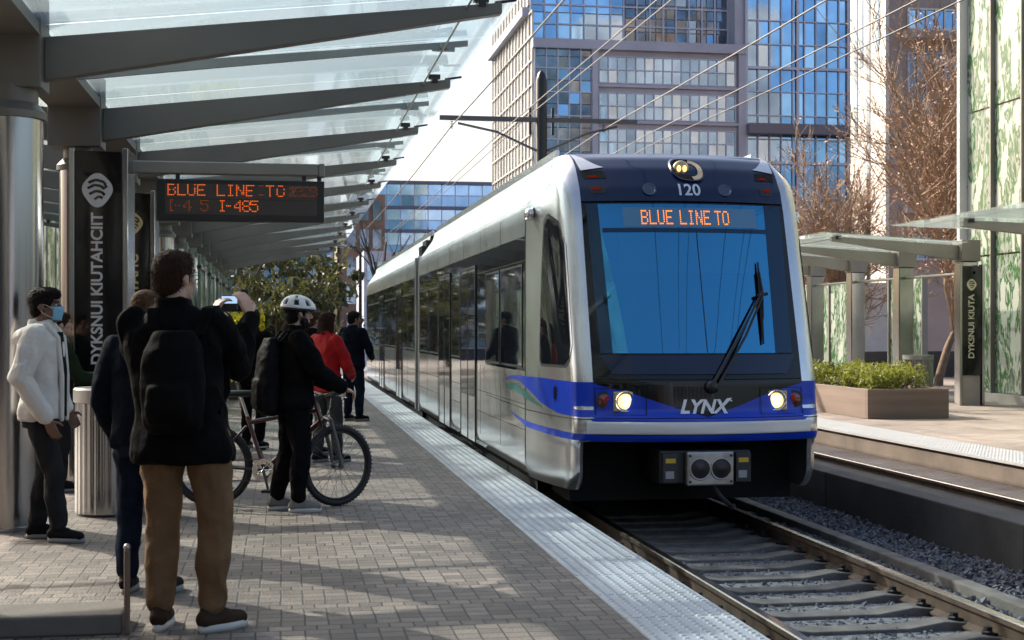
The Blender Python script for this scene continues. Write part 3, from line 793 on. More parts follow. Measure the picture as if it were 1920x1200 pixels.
# unseen blocks added to dim the sky light; then a sandstone block
for (x0, x1, y0, y1, h, lb, mt) in ((-48, -17, -70, 6, 26, 'unseen brown block added behind the left platform to dim the sky light', 'brown'), (-10, 4, -90, -62, 12, 'unseen low brown block added behind the camera for shade and reflections', 'brown'), (9, 34, -95, -70, 20, 'unseen mauve block added far behind the camera for shade and reflections', 'clad')):
    B = empty('unseen_block', lb, 'building', ((x0 + x1) / 2, (y0 + y1) / 2, -.78))
    m = MB(); m.box(x0, x1, y0, y1, -.77, h); m.build('wall', MG[mt], B)
    for j in range(int(h / 3.4)):
        m = MB()
        if x0 < -20: panes(m, (x1 + .03, y1 - 1, 1 + j * 3.4), (0, -(y1 - y0 - 2), 0), (0, 0, 2), 24, 1, .01, gap=.2); m.f = [tuple(reversed(f)) for f in m.f]
        else: panes(m, (x1 - 1, y1 + .03, 1 + j * 3.4), (-(x1 - x0 - 2), 0, 0), (0, 0, 2), 10, 1, .01, gap=.2)
        m.build('window', MG['dark'], B, fix=False)
B = empty('sandstone_block', 'sunlit sandstone office block behind the leaf print glass wall', 'building', (-22, 40, -.78))
m = MB(); m.box(-30, -15, 30, 62, -.77, 6.0); m.build('wall', MG['stone'], B)
for j in range(2):
    for i in range(10):
        m = MB(); m.box(-15.0, -14.95, 31 + i * 3.0, 32.7 + i * 3.0, 1.0 + j * 2.6, 2.8 + j * 2.6); m.build('window', MG['dark'], B)

# ================================================================== right platform
rc = empty('platform_shelter', 'glass and steel shelter with four square columns behind the planter', 'shelter', (13.4, 29, P2), group='glass shelters on the right platform')
SH = [25.55, 28.35, 30.9, 33.4]
for i, yy in enumerate(SH):
    m = MB(); m.box(13.14, 13.48, yy - .16, yy + .16, P2, 2.78); m.build('column', M['steel'], rc, bevel=.02)
    m = MB(); m.box(13.12, 13.52, yy - .2, yy + .2, 2.78, 3.2); m.build('column_head', M['beam_sun'], rc, bevel=.01)
    m = MB(); x0, x1 = 13.12, 10.5
    m.add([(x0, yy - .06, 2.80), (x0, yy + .06, 2.80), (x0, yy + .06, 3.10), (x0, yy - .06, 3.10), (x1, yy - .06, 3.16), (x1, yy + .06, 3.16), (x1, yy + .06, 3.25), (x1, yy - .06, 3.25)],
          [(0, 1, 2, 3), (4, 5, 6, 7), (0, 1, 5, 4), (1, 2, 6, 5), (2, 3, 7, 6), (3, 0, 4, 7)])
    m.build('beam', M['beam_sun'], rc, bevel=.008)
    m = MB(); m.box(10.58, 10.68, yy - .08, yy + .08, 3.2, 3.28); m.build('glass_clip', M['black'], rc)
def slab(mb, xa, za, xb, zb, ya, yb, t_=.02):
    vs = [(xa, ya, za), (xb, ya, zb), (xb, yb, zb), (xa, yb, za)]; vs += [(a, b_, c + t_) for a, b_, c in vs]
    mb.add(vs, [(3, 2, 1, 0)]); mb.add(vs, [(4, 5, 6, 7), (0, 1, 5, 4), (1, 2, 6, 5), (2, 3, 7, 6), (3, 0, 4, 7)], 1)
for ya, yb in ((25.0, 26.9), (26.92, 28.3), (28.32, 30.8), (30.82, 34.6)):
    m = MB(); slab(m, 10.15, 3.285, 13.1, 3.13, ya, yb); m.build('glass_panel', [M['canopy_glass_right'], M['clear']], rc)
m = MB(); m.tube([(13.3, 25.2, 2.55), (13.3, 34, 2.55)], .03, 8); m.tube([(10.62, 25.2, 3.215), (10.62, 34, 3.215)], .012, 6); m.build('conduit', M['beam_sun'], rc)

r2 = empty('platform_shelter', 'nearer glass shelter roof reaching in at the right edge of the photo', 'shelter', (13.4, 18, P2), group='glass shelters on the right platform')
for yy in (11.0, 14.2, 17.3, 20.3):
    m = MB(); m.box(13.22, 13.58, yy - .16, yy + .16, P2, 2.78); m.build('column', M['steel'], r2, bevel=.02)
    m = MB(); m.box(13.12, 13.66, yy - .22, yy + .22, 2.78, 3.25); m.build('column_head', M['beam_sun'], r2, bevel=.01)
    m = MB(); x0, x1 = 13.12, 10.5
    m.add([(x0, yy - .06, 2.78), (x0, yy + .06, 2.78), (x0, yy + .06, 3.08), (x0, yy - .06, 3.08), (x1, yy - .06, 3.06), (x1, yy + .06, 3.06), (x1, yy + .06, 3.16), (x1, yy - .06, 3.16)],
          [(0, 1, 2, 3), (4, 5, 6, 7), (0, 1, 5, 4), (1, 2, 6, 5), (2, 3, 7, 6), (3, 0, 4, 7)])
    m.build('beam', M['beam_sun'], r2, bevel=.008)
    m = MB(); m.box(10.58, 10.68, yy - .08, yy + .08, 3.12, 3.2); m.build('glass_clip', M['black'], r2)
for ya, yb in ((10, 12.5), (12.52, 15.7), (15.72, 18.8), (18.82, 22.1)):
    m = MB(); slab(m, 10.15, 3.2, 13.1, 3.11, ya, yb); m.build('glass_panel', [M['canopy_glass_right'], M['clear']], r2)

# tall leaf print glass wall
gw = empty('glass_wall', 'tall white glass wall with green leaf print at the right edge', 'glass wall', (14.4, 20, P2))
y = 12.0; 
while y < 26.4:
    for za, zb in ((.16, 2.95), (2.99, 6.0), (6.04, 9.0), (9.04, 12.0)):
        m = MB(); m.box(14.38, 14.42, y + .02, y + 1.18, za, zb); m.build('pane', M['leafprint'], gw)
    m = MB(); m.box(14.28, 14.46, y - .018, y + .018, P2, 12.1); m.build('mullion', M['beam_sun'], gw)
    y += 1.2
m = MB(); m.box(14.2, 14.5, y - .05, y + .05, P2, 12.2); m.build('end_post', MG['whitemull'], gw)
m = MB(); m.box(14.2, 14.6, 12, y, P2, .14); m.build('plinth', M['concrete'], gw)
# low leaf print screens behind the shelter
for i, (ya, yb, lb) in enumerate(((30.0, 31.8, 'nearer leaf print glass screen between the shelter columns'), (33.6, 37.5, 'farther leaf print glass screen beside the train nose'))):
    s = empty('glass_screen', lb, 'screen', (14.6, (ya + yb) / 2, P2), group='leaf print screens behind the shelter')
    m = MB(); m.box(14.58, 14.62, ya, yb, .35, 2.62); m.build('pane', M['leafprint'], s)
    for yy in (ya, (ya + yb) / 2, yb):
        m = MB(); m.box(14.53, 14.67, yy - .03, yy + .03, P2, 2.7); m.build('post', M['beam_sun'], s)
    m = MB(); m.box(14.5, 14.7, ya, yb, P2, .34); m.build('plinth', M['concrete_dark'], s)
s = tag(MB().box(17, 21, 44, 44.4, -.77, 3.0).build('panel_wall', pbr('white_panel', (.72, .74, .76), .6, var=.08), bevel=.01), 'plain white wall seen between the shelter column and sign pillar', 'wall')
s = tag(MB().box(15.5, 24, 40, 40.5, -.77, .75).build('garden_wall', M['concrete_dark'], bevel=.01), 'low dark wall behind the shelter columns', 'wall')
sign_pillar(13.05, 13.46, 25.2, .55, 2.68, 'black sign pillar with pale seal and lettering on the right platform shelter', 'DYKSNUI KIUTA', pbr('pale_gold_print', (.60, .57, .42), .4, .3), .17, depth=.14, base=P2, emb=.095, tz=1.5)
# steel bin on the right platform
tb = empty('litter_bin', 'ribbed steel litter bin behind the planter on the right platform', 'bin', (13.0, 27.3, P2))
m = MB()
m.grid(lambda u, v: (13.0 + (.30 + .008 * sin(24 * 2 * pi * u)) * cos(2 * pi * u), 27.0 + (.30 + .008 * sin(24 * 2 * pi * u)) * sin(2 * pi * u), P2 + .02 + .84 * v), 160, 4, wrap=True); m.build('drum', M['steel'], tb, smooth=50)
m = MB(); m.lathe([(.315, P2 + .86), (.315, P2 + .95), (.2, P2 + .95), (.2, P2 + .88), (0, P2 + .88)], 32, (13.0, 27.0, 0)); m.build('rim', M['alu'], tb, smooth=35)

# planter with clipped bushes
pl = empty('planter', 'brown square-edged planter box on the right platform', 'planter', (10.27, 23.3, P2))
x0, x1, y0, y1, zt = 9.56, 11.0, 21.7, 25.0, .455
m = MB()
for bx in ((x0, x1, y0, y0 + .07), (x0, x1, y1 - .07, y1), (x0, x0 + .07, y0 + .071, y1 - .071), (x1 - .07, x1, y0 + .071, y1 - .071)):
    m.box(bx[0], bx[1], bx[2], bx[3], P2, zt)
m.build('box', pbr('planter_wood', (.17, .125, .10), .75, var=.2, vscale=1.2, stretch=(.4, .4, 7), bump=.12, bscale=20), pl, bevel=.008)
m = MB(); m.box(x0 + .07, x1 - .07, y0 + .07, y1 - .07, P2 + .02, zt - .05); m.build('soil', pbr('soil', (.05, .035, .025), .95, bump=.6, bscale=30), pl)

def leaf_cloud(mb, n, fn, size, flat=.5, mi=0, elong=1.7):
    """n leaf-sized quads; fn() gives a point"""
    for _ in range(n):
        c = V(fn()); s_ = size * random.uniform(.6, 1.3)
        q = Matrix.Rotation(random.uniform(0, 6.28), 3, 'Z') @ Matrix.Rotation(random.gauss(0, .9), 3, 'X') @ Matrix.Rotation(random.gauss(0, .5), 3, 'Y')
        a, b_ = q @ V((s_ * .5, 0, 0)), q @ V((0, s_ * .5 * elong, 0)); nn = q @ V((0, 0, s_ * .18))
        mb.add([c - b_, c + a * .8 + nn, c + b_, c - a * .8 + nn], [(0, 1, 2, 3)], mi)
M['bush'] = leaf_mat('bush_leaf', (.05, .08, .012), (.22, .24, .03), .3)
for i in range(6):
    cy = 22.15 + .5 * i
    bu = empty('shrub', 'low yellow-green leafy shrub growing in the brown planter', 'shrub', (10.25, cy, zt - .05), group='shrubs in the planter')
    m = MB()
    cl = [(10.25 + random.uniform(-.45, .45), cy + random.uniform(-.2, .2), zt + random.uniform(.08, .24), random.uniform(.14, .24)) for _ in range(9)]
    def pt():
        cx, cyy, cz, r = random.choice(cl); d = V((random.gauss(0, 1), random.gauss(0, 1), random.gauss(0, 1))).normalized() * r * random.uniform(.55, 1.05)
        return (cx + d.x, cyy + d.y, max(zt - .04, cz + d.z))
    leaf_cloud(m, 950, pt, .05); m.build('foliage', M['bush'], bu, fix=False)
    m = MB()
    for _ in range(7): m.tube([(10.25 + random.uniform(-.2, .2), cy, zt - .06), (10.25 + random.uniform(-.4, .4), cy + random.uniform(-.2, .2), zt + .2)], .008, 4)
    m.build('stem', pbr('bush_stem', (.08, .05, .03), .9) if 'bush_stem' not in bpy.data.materials else bpy.data.materials['bush_stem'], bu)

# ================================================================== trees
def bare_tree(name, label, base, h, spread, mats, seed, levels=5, trunk_h=.3, r0=.12, up=.55, kids=(3, 4), twigs=True, budsize=.05, budn=2, crown=None):
    rs = random.Random(seed)
    t = empty(name, label, 'tree', base, group=None)
    tr = MB(); br = MB(); bd = MB()
    bx = V(base)
    fan = list(kids)
    def grow(p, d, L, r, lev):
        n = 4 if lev > 1 else 6
        pts = [p]; rr = [r]; q = p.copy(); dd = d.copy()
        for i in range(n):
            dd = (dd + V((rs.gauss(0, .12), rs.gauss(0, .12), rs.gauss(0, .06) + .07 * up * (lev > 0)))).normalized()
            q = q + dd * L / n; pts.append(q.copy()); rr.append(max(.009, r * (1 - .5 * (i + 1) / n)))
        (tr if lev == 0 else br).tube(pts, rr, 8 if lev < 1 else (5 if lev < 3 else 3), 0, caps=lev < 2)
        if lev >= len(fan):
            for _ in range(budn):
                c = rs.choice(pts[1:]) + V((rs.gauss(0, .03), rs.gauss(0, .03), rs.gauss(0, .03))); s_ = budsize * rs.uniform(.5, 1.3)
                a = V((rs.gauss(0, 1), rs.gauss(0, 1), rs.gauss(0, 1))).normalized() * s_; b_ = a.orthogonal().normalized() * s_ * .5
                bd.add([c - a, c + b_, c + a, c - b_], [(0, 1, 2, 3)])
            return
        k = fan[lev]; az0 = rs.uniform(0, 6.28)
        for i in range(k):
            a = rs.uniform(.78, 1) if lev == 0 else (i + rs.uniform(.4, 1)) / k
            ip = min(n - 1, int(a * n)); f = min(1, a * n - ip)
            s_ = pts[ip].lerp(pts[ip + 1], f)
            az = az0 + i * 2.4 + rs.uniform(-.3, .3); ang = rs.uniform(.22, .72) * spread if i else .1
            o = dd.orthogonal().normalized(); o.rotate(Matrix.Rotation(az, 3, dd))
            nd = (dd * cos(ang) + o * sin(ang)).normalized()
            grow(s_, nd, (h * .34 if lev == 0 else L * rs.uniform(.5, .72)) * rs.uniform(.85, 1.15), max(.011, rr[ip] * rs.uniform(.45, .62)), lev + 1)
    grow(bx, V((0, 0, 1)), h * trunk_h, r0, 0)
    tr.build('trunk', mats[0], t, smooth=60, fix=False); br.build('branches', mats[1], t, fix=False)
    if budn: bd.build('buds', mats[2], t, fix=False)
    return t
bark = pbr('grey_brown_bark', (.16, .11, .075), .9, var=.3, vscale=9, bump=.4, bscale=30)
twig = pbr('sunlit_twig', (.29, .20, .13), .8, var=.35, vscale=4)  # twig and bud colours raised: sunlight is painted into them
bud = pbr('sunlit_red_brown_bud', (.42, .25, .165), .75, var=.3, vscale=3)
bare_tree('bare_tree', 'tall bare tree with red-brown twigs behind the right shelter', (16.9, 33.9, -.77), 12.6, 1.0, (bark, twig, bud), 3, trunk_h=.22, r0=.15, up=.7, kids=(11, 7, 6, 5, 4), budsize=.05, budn=2)
bare_tree('bare_tree', 'smaller bare russet tree between the train and the stone tower', (16.4, 40.5, -.77), 9.6, 1.05, (bark, twig, bud), 8, trunk_h=.24, r0=.13, up=.7, kids=(8, 6, 5, 5, 3), budsize=.055, budn=1)
dk = pbr('black_bark', (.03, .024, .02), .9)
bare_tree('bare_tree', 'dark leafless tree with few crooked limbs beyond the train roof', (5.5, 60, -.77), 9.0, 1.2, (dk, dk, dk), 12, trunk_h=.47, r0=.32, up=.6, kids=(4, 3, 3), budn=0)

GREEN = [leaf_mat('leaf_green', (.03, .045, .016), (.05, .065, .022), .18), leaf_mat('leaf_olive', (.05, .06, .018), (.085, .09, .025), .2), leaf_mat('leaf_dark', (.018, .028, .014), (.034, .046, .022), .15)]
def leafy_tree(label, base, h, r, mat, n, seed, size=.22):
    random.seed(seed)
    t = empty('leafy_tree', label, 'tree', base, group='green trees past the left platform')
    m = MB(); bx = V(base)
    m.tube([bx, bx + V((.1, 0, h * .3)), bx + V((.05, .1, h * .6))], [.16, .12, .07], 8)
    for k in range(7):
        a = k * .9 + .3; m.tube([bx + V((.06, .05, h * (.3 + .03 * k))), bx + V((r * .7 * cos(a), r * .7 * sin(a), h * (.5 + .05 * k)))], [.07, .025], 5)
    m.build('trunk', bark, t, smooth=60)
    m = MB()
    cl = [(bx.x + random.gauss(0, r * .5), bx.y + random.gauss(0, r * .5), bx.z + h * random.uniform(.35, .95), r * random.uniform(.22, .42)) for _ in range(26)]
    def pt():
        c = random.choice(cl); d = V((random.gauss(0, 1), random.gauss(0, 1), random.gauss(0, .8))).normalized() * c[3] * random.uniform(.4, 1.1)
        return (c[0] + d.x, c[1] + d.y, c[2] + d.z)
    leaf_cloud(m, n, pt, size); m.build('crown', mat, t, fix=False)
leafy_tree('broad dark green tree past the end of the left canopy', (-1.6, 52, -.77), 6.6, 2.2, GREEN[2], 1250, 21)
leafy_tree('olive green tree directly beyond the cyclist helmet', (.5, 50, -.77), 5.0, 1.7, GREEN[1], 1000, 22)
leafy_tree('small mid green tree nearest the train side in the distance', (1.9, 64, -.77), 5.2, 1.3, GREEN[0], 1300, 23)
leafy_tree('green tree farthest left behind the wind screens', (-4.2, 49, -.77), 6.0, 2.0, GREEN[0], 1500, 24)
leafy_tree('young yellow-green tree low between the waiting people', (-.3, 46, -.77), 3.9, 1.2, GREEN[1], 1200, 25, .17)
random.seed(77)
# yellow-green plants beside the left platform
M['yellow'] = leaf_mat('yellow_leaf', (.30, .27, .02), (.52, .45, .03), .5)
for i, (x, y, lb) in enumerate(((-.62, 26.0, 'yellow-green leafy plant in a pot behind the raised phone hand'), (-.95, 29.0, 'tall yellow-green potted plant left of the raised phone'))):
    t = empty('potted_plant', lb, 'plant', (x, y, 0))
    m = MB(); m.lathe([(.16, 0), (.22, .45), (.24, .46), (.24, .5), (.2, .5), (.19, .44)], 20, (x, y, 0)); m.build('pot', M['concrete_dark'], t, smooth=40)
    m = MB()
    leaf_cloud(m, 420, lambda: (x + random.gauss(0, .16), y + random.gauss(0, .16), random.uniform(.5, 1.75)), .13); m.build('foliage', M['yellow'], t, fix=False)
    m = MB()
    for _ in range(8): m.tube([(x, y, .45), (x + random.gauss(0, .12), y + random.gauss(0, .12), random.uniform(1, 1.6))], .01, 4)
    m.build('stem', bpy.data.materials['bush_stem'], t)

# ================================================================== overhead line
cp = empty('catenary_pole', 'thick dark catenary pole with cross arm between the two tracks', 'pole', (5.6, 29.9, -.77))
m = MB(); m.lathe([(.15, -.77), (.135, 2), (.125, 6.9), (.08, 7.05), (.02, 7.12)], 20, (5.6, 29.9, 0)); m.build('mast', M['black'], cp, smooth=40)
m = MB(); m.box(3.35, 7.75, 29.85, 29.95, 5.98, 6.08); m.build('cross_arm', pbr('galvanised_dark', (.10, .10, .11), .5, .5), cp)
m = MB(); m.tube([(5.5, 29.9, 5.35), (4.6, 29.9, 5.75), (3.75, 29.9, 5.92)], .028, 6); m.tube([(5.7, 29.9, 5.35), (6.6, 29.9, 5.75), (7.3, 29.9, 5.92)], .028, 6)
m.build('steady_arm', bpy.data.materials['galvanised_dark'], cp, smooth=50)
for x in (3.62, 7.0):
    m = MB()
    for k in range(5): m.lathe([(.012, -.02), (.045, -.01), (.012, 0)], 10, (x, 29.9, 5.96 - .035 * k))
    m.build('insulator', M['rubber'], cp)
for xx in (5.35, 5.85):
    m = MB(); m.box(xx - .03, xx + .03, 29.88, 29.92, 5.7, 6.3); m.build('clamp', M['black'], cp)
wire_m = pbr('copper_wire', (.09, .088, .085), .45, .7)
def wire(x, z, lb, r=.013, sag=.12):
    m = MB(); ys = [-4, 5, 13, 21, 29.9, 38, 46, 54, 62]
    pts = [(x, y_, z - sag * sin(pi * (((y_ + 4) % 34) / 34))) for y_ in np.linspace(-4, 90, 48)]
    m.tube(pts, r, 5); tag(m.build('overhead_wire', wire_m, smooth=60, fix=False), lb, 'wire', 'overhead wires above the tracks')
wire(3.62, 5.86, 'overhead contact wire crossing the white sky beside the canopy edge', .015)
wire(4.75, 5.8, 'overhead wire rising left of the pole towards the top of the photo', .011)
wire(5.35, 6.15, 'overhead wire passing just left of the pole tip', .011)
wire(7.0, 5.86, 'overhead contact wire slanting across the ribbon windows', .014)
wire(8.05, 5.8, 'overhead wire slanting across the blue curtain wall', .012)
wire(8.25, 5.62, 'rightmost overhead wire crossing in front of the stone tower', .012)

# street lamp in the distance
sl = empty('street_lamp', 'slender grey street lamp in the distance left of the train', 'street lamp', (2.75, 50, -.77))
m = MB(); m.tube([(2.75, 50, -.77), (2.75, 50, 4.2)], [.08, .05], 8); m.build('post', M['black'], sl, smooth=50)
m = MB(); m.tube([(2.75, 50, 4.1), (2.6, 50, 4.35), (2.2, 50, 4.42)], .03, 6); m.build('bracket', M['black'], sl)
m = MB(); m.ell((2.1, 50, 4.40), (.22, .1, .06)); m.build('lamp_head', M['alu'], sl, smooth=60)

# ================================================================== the train
XC, Y0 = 3.66, 11.72
TR = empty('train', 'silver and blue light rail train with lit headlights arriving at the platform', 'train', (XC, Y0 + 13, -.30))
TM = {
 'silver': pbr('train_silver', (.62, .62, .62), .25, .85, var=.12, vscale=2.2, stretch=(1, 1, .5), bump=.012, bscale=3),
 'mirror': pbr('polished_side_panel', (.84, .81, .77), .10, .80, var=.10, vscale=1.5, bump=.09, bscale=2.2, bdist=.02),
 'white': pbr('white_roof_sunlit', (.76, .76, .76), .35, .1, var=.05),  # sunlight on the roof shoulder is put into this white
 'mask': pbr('black_front_mask', (.006, .007, .009), .06, spec=.3, coat=.15),
 'hood': pbr('navy_hood', (.004, .014, .05), .12, spec=.3, coat=.3, var=.1),
 'blue': pbr('blue_paint', (.004, .045, .50), .28, spec=.3, coat=.35, var=.08),
 'green': pbr('teal_paint', (.02, .16, .14), .3, coat=.6),
 'screen': windscreen_mat('windscreen_glass', (.085, .37, .62), .36),
 'glass': pbr('side_glass', (.010, .012, .016), .03, ior=1.9, bump=.035, bscale=1.6, bdist=.02),
 'border': pbr('dark_band_glass', (.02, .045, .075), .04, .6),
 'lower': windscreen_mat('windscreen_glass_lower', (.05, .24, .42), .5),
 'chrome': pbr('chrome', (.72, .70, .68), .15, 1.0),
 'lamp': emit('headlight_glow', (1.0, .60, .24), 1.25),
 'bulb': emit('headlight_bulb', (1.0, .86, .62), 6.0),
 'lamp2': emit('roof_headlight_glow', (1.0, .55, .16), 1.6),
 'lens': pbr('lens_amber', (.55, .42, .2), .08, .4, coat=1),
 'red': pbr('red_lens', (.16, .012, .012), .12, coat=1),
 'redglow': emit('red_marker', (1.0, .06, .03), .07),
 'yellow': pbr('yellow_label', (.62, .42, .03), .5),
}
_z = np.linspace(-.2, 3.3, 701)
_l = np.interp(_z, [-.2, .45, .48, .52, .68, .72, 1.0, 1.25, 2.55, 2.75, 2.95, 3.07, 3.13, 3.3], [.05, .03, .0, -.03, -.03, .01, .03, .10, .50, .585, .75, .92, 1.12, 1.3])
_k = np.exp(-.5 * (np.arange(-8, 9) / 3.0) ** 2); _k /= _k.sum()
_l = np.convolve(np.pad(_l, 8, mode='edge'), _k, 'valid')
Lz = lambda z: float(np.interp(z, _z, _l))
F = lambda x, z: Lz(z) + .195 * abs(x) ** 2.15
Wz = lambda z: float(np.interp(z, [-.1, .04, .16, 2.62, 2.70, 3.0, 3.12], [1.24, 1.285, 1.325, 1.325, 1.29, 1.08, 1.05]))
def xmz(z): return 1.07 if z < .465 else min(.965, Wz(z) - .09)
def curve(z):
    """plan outline of one side of the nose at height z: list of (x, ly) from the mask edge back to ly 1.62"""
    xm, Wd = xmz(z), Wz(z)
    f = F(xm, z)
    if z < .2: f += .22 * ((.2 - z) / .2) ** 2
    x1 = min(1.145, Wd - .03); y1 = f + .17
    pts = []
    for i in range(9):
        t = i / 8; a, c, b_ = (xm, f), (x1 - .004, f + .03), (x1, y1)
        pts.append(tuple((1 - t) ** 2 * a[q] + 2 * t * (1 - t) * c[q] + t * t * b_[q] for q in (0, 1)))
    for i in range(1, 17):
        t = i / 16; a, c, b_ = (x1, y1), (x1 + (Wd - x1) * .75, y1 + (1.62 - y1) * .42), (Wd, 1.62)
        pts.append(tuple((1 - t) ** 2 * a[q] + 2 * t * (1 - t) * c[q] + t * t * b_[q] for q in (0, 1)))
    return pts
def side_at(ly, z):
    if ly >= 1.62: return Wz(z)
    c = curve(z); return float(np.interp(ly, [p[1] for p in c], [p[0] for p in c]))
TP = lambda x, y, z: (XC + x, Y0 + y, z)

# nose shells
zr = [.02, .05, .09, .14, .2, .3, .4, .46, .475, .53, .6, .66, .7, .8, .9, 1.0, 1.15, 1.3, 1.5, 1.7, 1.9, 2.1, 2.3, 2.45, 2.55, 2.62, 2.68, 2.75, 2.82, 2.9, 2.96, 3.0, 3.04, 3.08, 3.13]
for s_ in (-1, 1):
    m = MB(); rows = []
    for z in zr:
        c = curve(z)
        if z < .465:
            rows.append([(c[0][0] - .03, c[0][1] + .5), (c[0][0] - .03, c[0][1] + .02)] + c)
        else:
            rows.append([(c[0][0] - .02, c[0][1] + .12), (c[0][0] - .01, c[0][1] + .03)] + c)
    n = len(rows[0])
    m.add([TP(s_ * x, y, z) for z, r in zip(zr, rows) for x, y in r], [(j * n + i, j * n + i + 1, (j + 1) * n + i + 1, (j + 1) * n + i) for j in range(len(zr) - 1) for i in range(n - 1)])
    m.build('nose_side', TM['silver'], TR, smooth=50)
def front_grid(name, fn, nu, nv, off, mat, smooth=40, parent=None):
    m = MB()
    def p(u, v):
        x, z = fn(u, v); sl = (Lz(z + .01) - Lz(z - .01)) / .02
        k = off / sqrt(1 + sl * sl)
        return TP(x, F(x, z) - k, z + k * sl)
    m.grid(p, nu, nv)
    return m.build(name, mat, parent or TR, smooth=smooth, fix=True)
lerp = lambda a, b, t: a + (b - a) * t
fm = lambda nm, za, zb, nv: front_grid(nm, lambda u, v: (lerp(-1, 1, u) * xmz(.5 + .001), lerp(za, zb, v)), 41, nv, 0, TM['mask'])
fm('front_mask', .47, 1.24, 40); fm('front_mask', 2.595, 2.615, 3)
for s_ in (-1, 1): front_grid('front_mask', lambda u, v: (s_ * lerp(lerp(.88, .92, v), .965, u), lerp(1.24, 2.595, v)), 5, 50, 0, TM['mask'])
# the driver's cab behind the glass
cabm = pbr('cab_grey', (.10, .11, .12), .7, var=.1); cabd = pbr('cab_dark', (.025, .025, .028), .6)
m = MB(); m.box(XC - 1.15, XC + 1.15, Y0 + 1.52, Y0 + 1.55, .47, 2.6); m.box(XC - 1.1, XC + 1.1, Y0 + .75, Y0 + 1.52, .50, .53); m.build('cab_wall', cabm, TR)
m = MB(); m.box(XC - .30, XC + .42, Y0 + 1.505, Y0 + 1.518, .6, 2.35); m.build('cab_door', pbr('cab_door_glass', (.16, .22, .25), .25), TR)
m = MB(); m.prism([(Y0 + .36, 1.02), (Y0 + .36, 1.2), (Y0 + .62, 1.27), (Y0 + .80, 1.16), (Y0 + .80, .55), (Y0 + .6, .55)], XC - .88, XC + .88, 'x'); cs_ = m.build('cab_console', cabd, TR, bevel=.02)
m = MB(); m.box(XC - .22, XC + .16, Y0 + .60, Y0 + .62, 1.29, 1.43); m.box(XC + .28, XC + .5, Y0 + .6, Y0 + .62, 1.29, 1.40); m.build('instrument', M['black'], cs_, bevel=.01)
m = MB(); loftseat = [(.34, .55, 1.18, 1.30), (.30, .50, 1.30, 1.75)]
m.box(XC - .25, XC + .25, Y0 + .95, Y0 + 1.40, .85, .98); m.box(XC - .24, XC + .24, Y0 + 1.30, Y0 + 1.42, .98, 1.62); m.box(XC - .13, XC + .13, Y0 + 1.31, Y0 + 1.40, 1.64, 1.82); m.box(XC - .08, XC + .08, Y0 + 1.1, Y0 + 1.25, .53, .85)
m.build('cab_seat', pbr('seat_cloth', (.05, .06, .09), .9), TR, bevel=.04)
m = MB(); m.box(XC - .62, XC + .66, Y0 + .64, Y0 + .655, 1.98, 2.36); m.build('sun_blind', pbr('blind_cloth', (.20, .25, .28), .8), TR)

def hoodf(u, v):
    z = lerp(2.63, 3.13, v); return (lerp(-1, 1, u) * xmz(z), z)
front_grid('hood', hoodf, 41, 30, .002, TM['hood'])
m = MB()   # nose roof
m.grid(lambda u, v: TP(lerp(-1, 1, u) * lerp(xmz(3.13), 1.04, v), lerp(F(lerp(-1, 1, u) * xmz(3.13), 3.13), 1.7, v), 3.13 + .02 * v), 21, 6)
m.build('nose_roof', TM['white'], TR, smooth=40)
m = MB(); m.grid(lambda u, v: TP(lerp(-1.06, 1.06, u), lerp(F(lerp(-1.06, 1.06, u), .47), 1.0, v), .468), 21, 3); m.box(XC - 1.06, XC + 1.06, Y0 + .75, Y0 + 1.62, -.12, .46)
m.build('underside', M['void'], TR, smooth=0)
# windscreen, lower glass panel
front_grid('windscreen', lambda u, v: (lerp(-1, 1, u) * lerp(.885, .925, v), lerp(1.245, 2.60, v)), 33, 40, .005, TM['screen'])
for sx, wd in ((-1, .10), (1, .175)):
    front_grid('windscreen_dark_band', lambda u, v: (sx * lerp(lerp(.885, .925, v) - wd, lerp(.885, .925, v), u), lerp(1.245, 2.60, v)), 6, 40, .0068, TM['border'])  # dark edge bands; the right one holds reflection and dim cab in colour
front_grid('windscreen_dark_band', lambda u, v: (lerp(-.80, .76, u), lerp(2.335, 2.375, v)), 33, 4, .0072, TM['border'])
front_grid('windscreen_seam', lambda u, v: (lerp(.043, .051, u), lerp(1.25, 2.36, v)), 2, 30, .0075, M['rubber'])
front_grid('apron', lambda u, v: (lerp(-1, 1, u) * lerp(.80, .905, v), lerp(1.06, 1.225, v)), 33, 8, .012, TM['hood'])
front_grid('gap_line', lambda u, v: (lerp(-1, 1, u) * .96, lerp(1.012, 1.020, v)), 33, 2, .004, M['void'])
# blue front band with the dark V
zt = lambda x: float(np.interp(x, [-1, -.965, -.62, -.36, .02, .36, .60, .965], [.985, .98, .89, .80, .685, .80, .89, .98]))
front_grid('blue_band', lambda u, v: (lerp(-1, 1, u) * .966, lerp(.682, zt(lerp(-1, 1, u) * .966), v)), 121, 8, .004, TM['blue'])
front_grid('blue_stripe', lambda u, v: (lerp(-1, 1, u) * 1.02, lerp(.652, .676, v)), 41, 3, .004, TM['blue'])
front_grid('blue_stripe', lambda u, v: (lerp(-1, 1, u) * 1.02, lerp(.475, .535, v)), 41, 4, .004, TM['blue'])
m = MB()
def bump(u, v):
    x = lerp(-1.03, 1.03, u); a = 2 * pi * v; c, s2 = cos(a), sin(a)
    k = .055; zz = .594 + k * np.sign(s2) * abs(s2) ** .4; yy = .016 * np.sign(c) * abs(c) ** .5
    return TP(x, F(x, .6) - .006 - yy, zz)
m.grid(bump, 41, 25); m.build('bumper', pbr('bumper_silver', (.74, .72, .69), .35, .2, var=.12, vscale=2, stretch=(1, 1, 9)), TR, smooth=60)
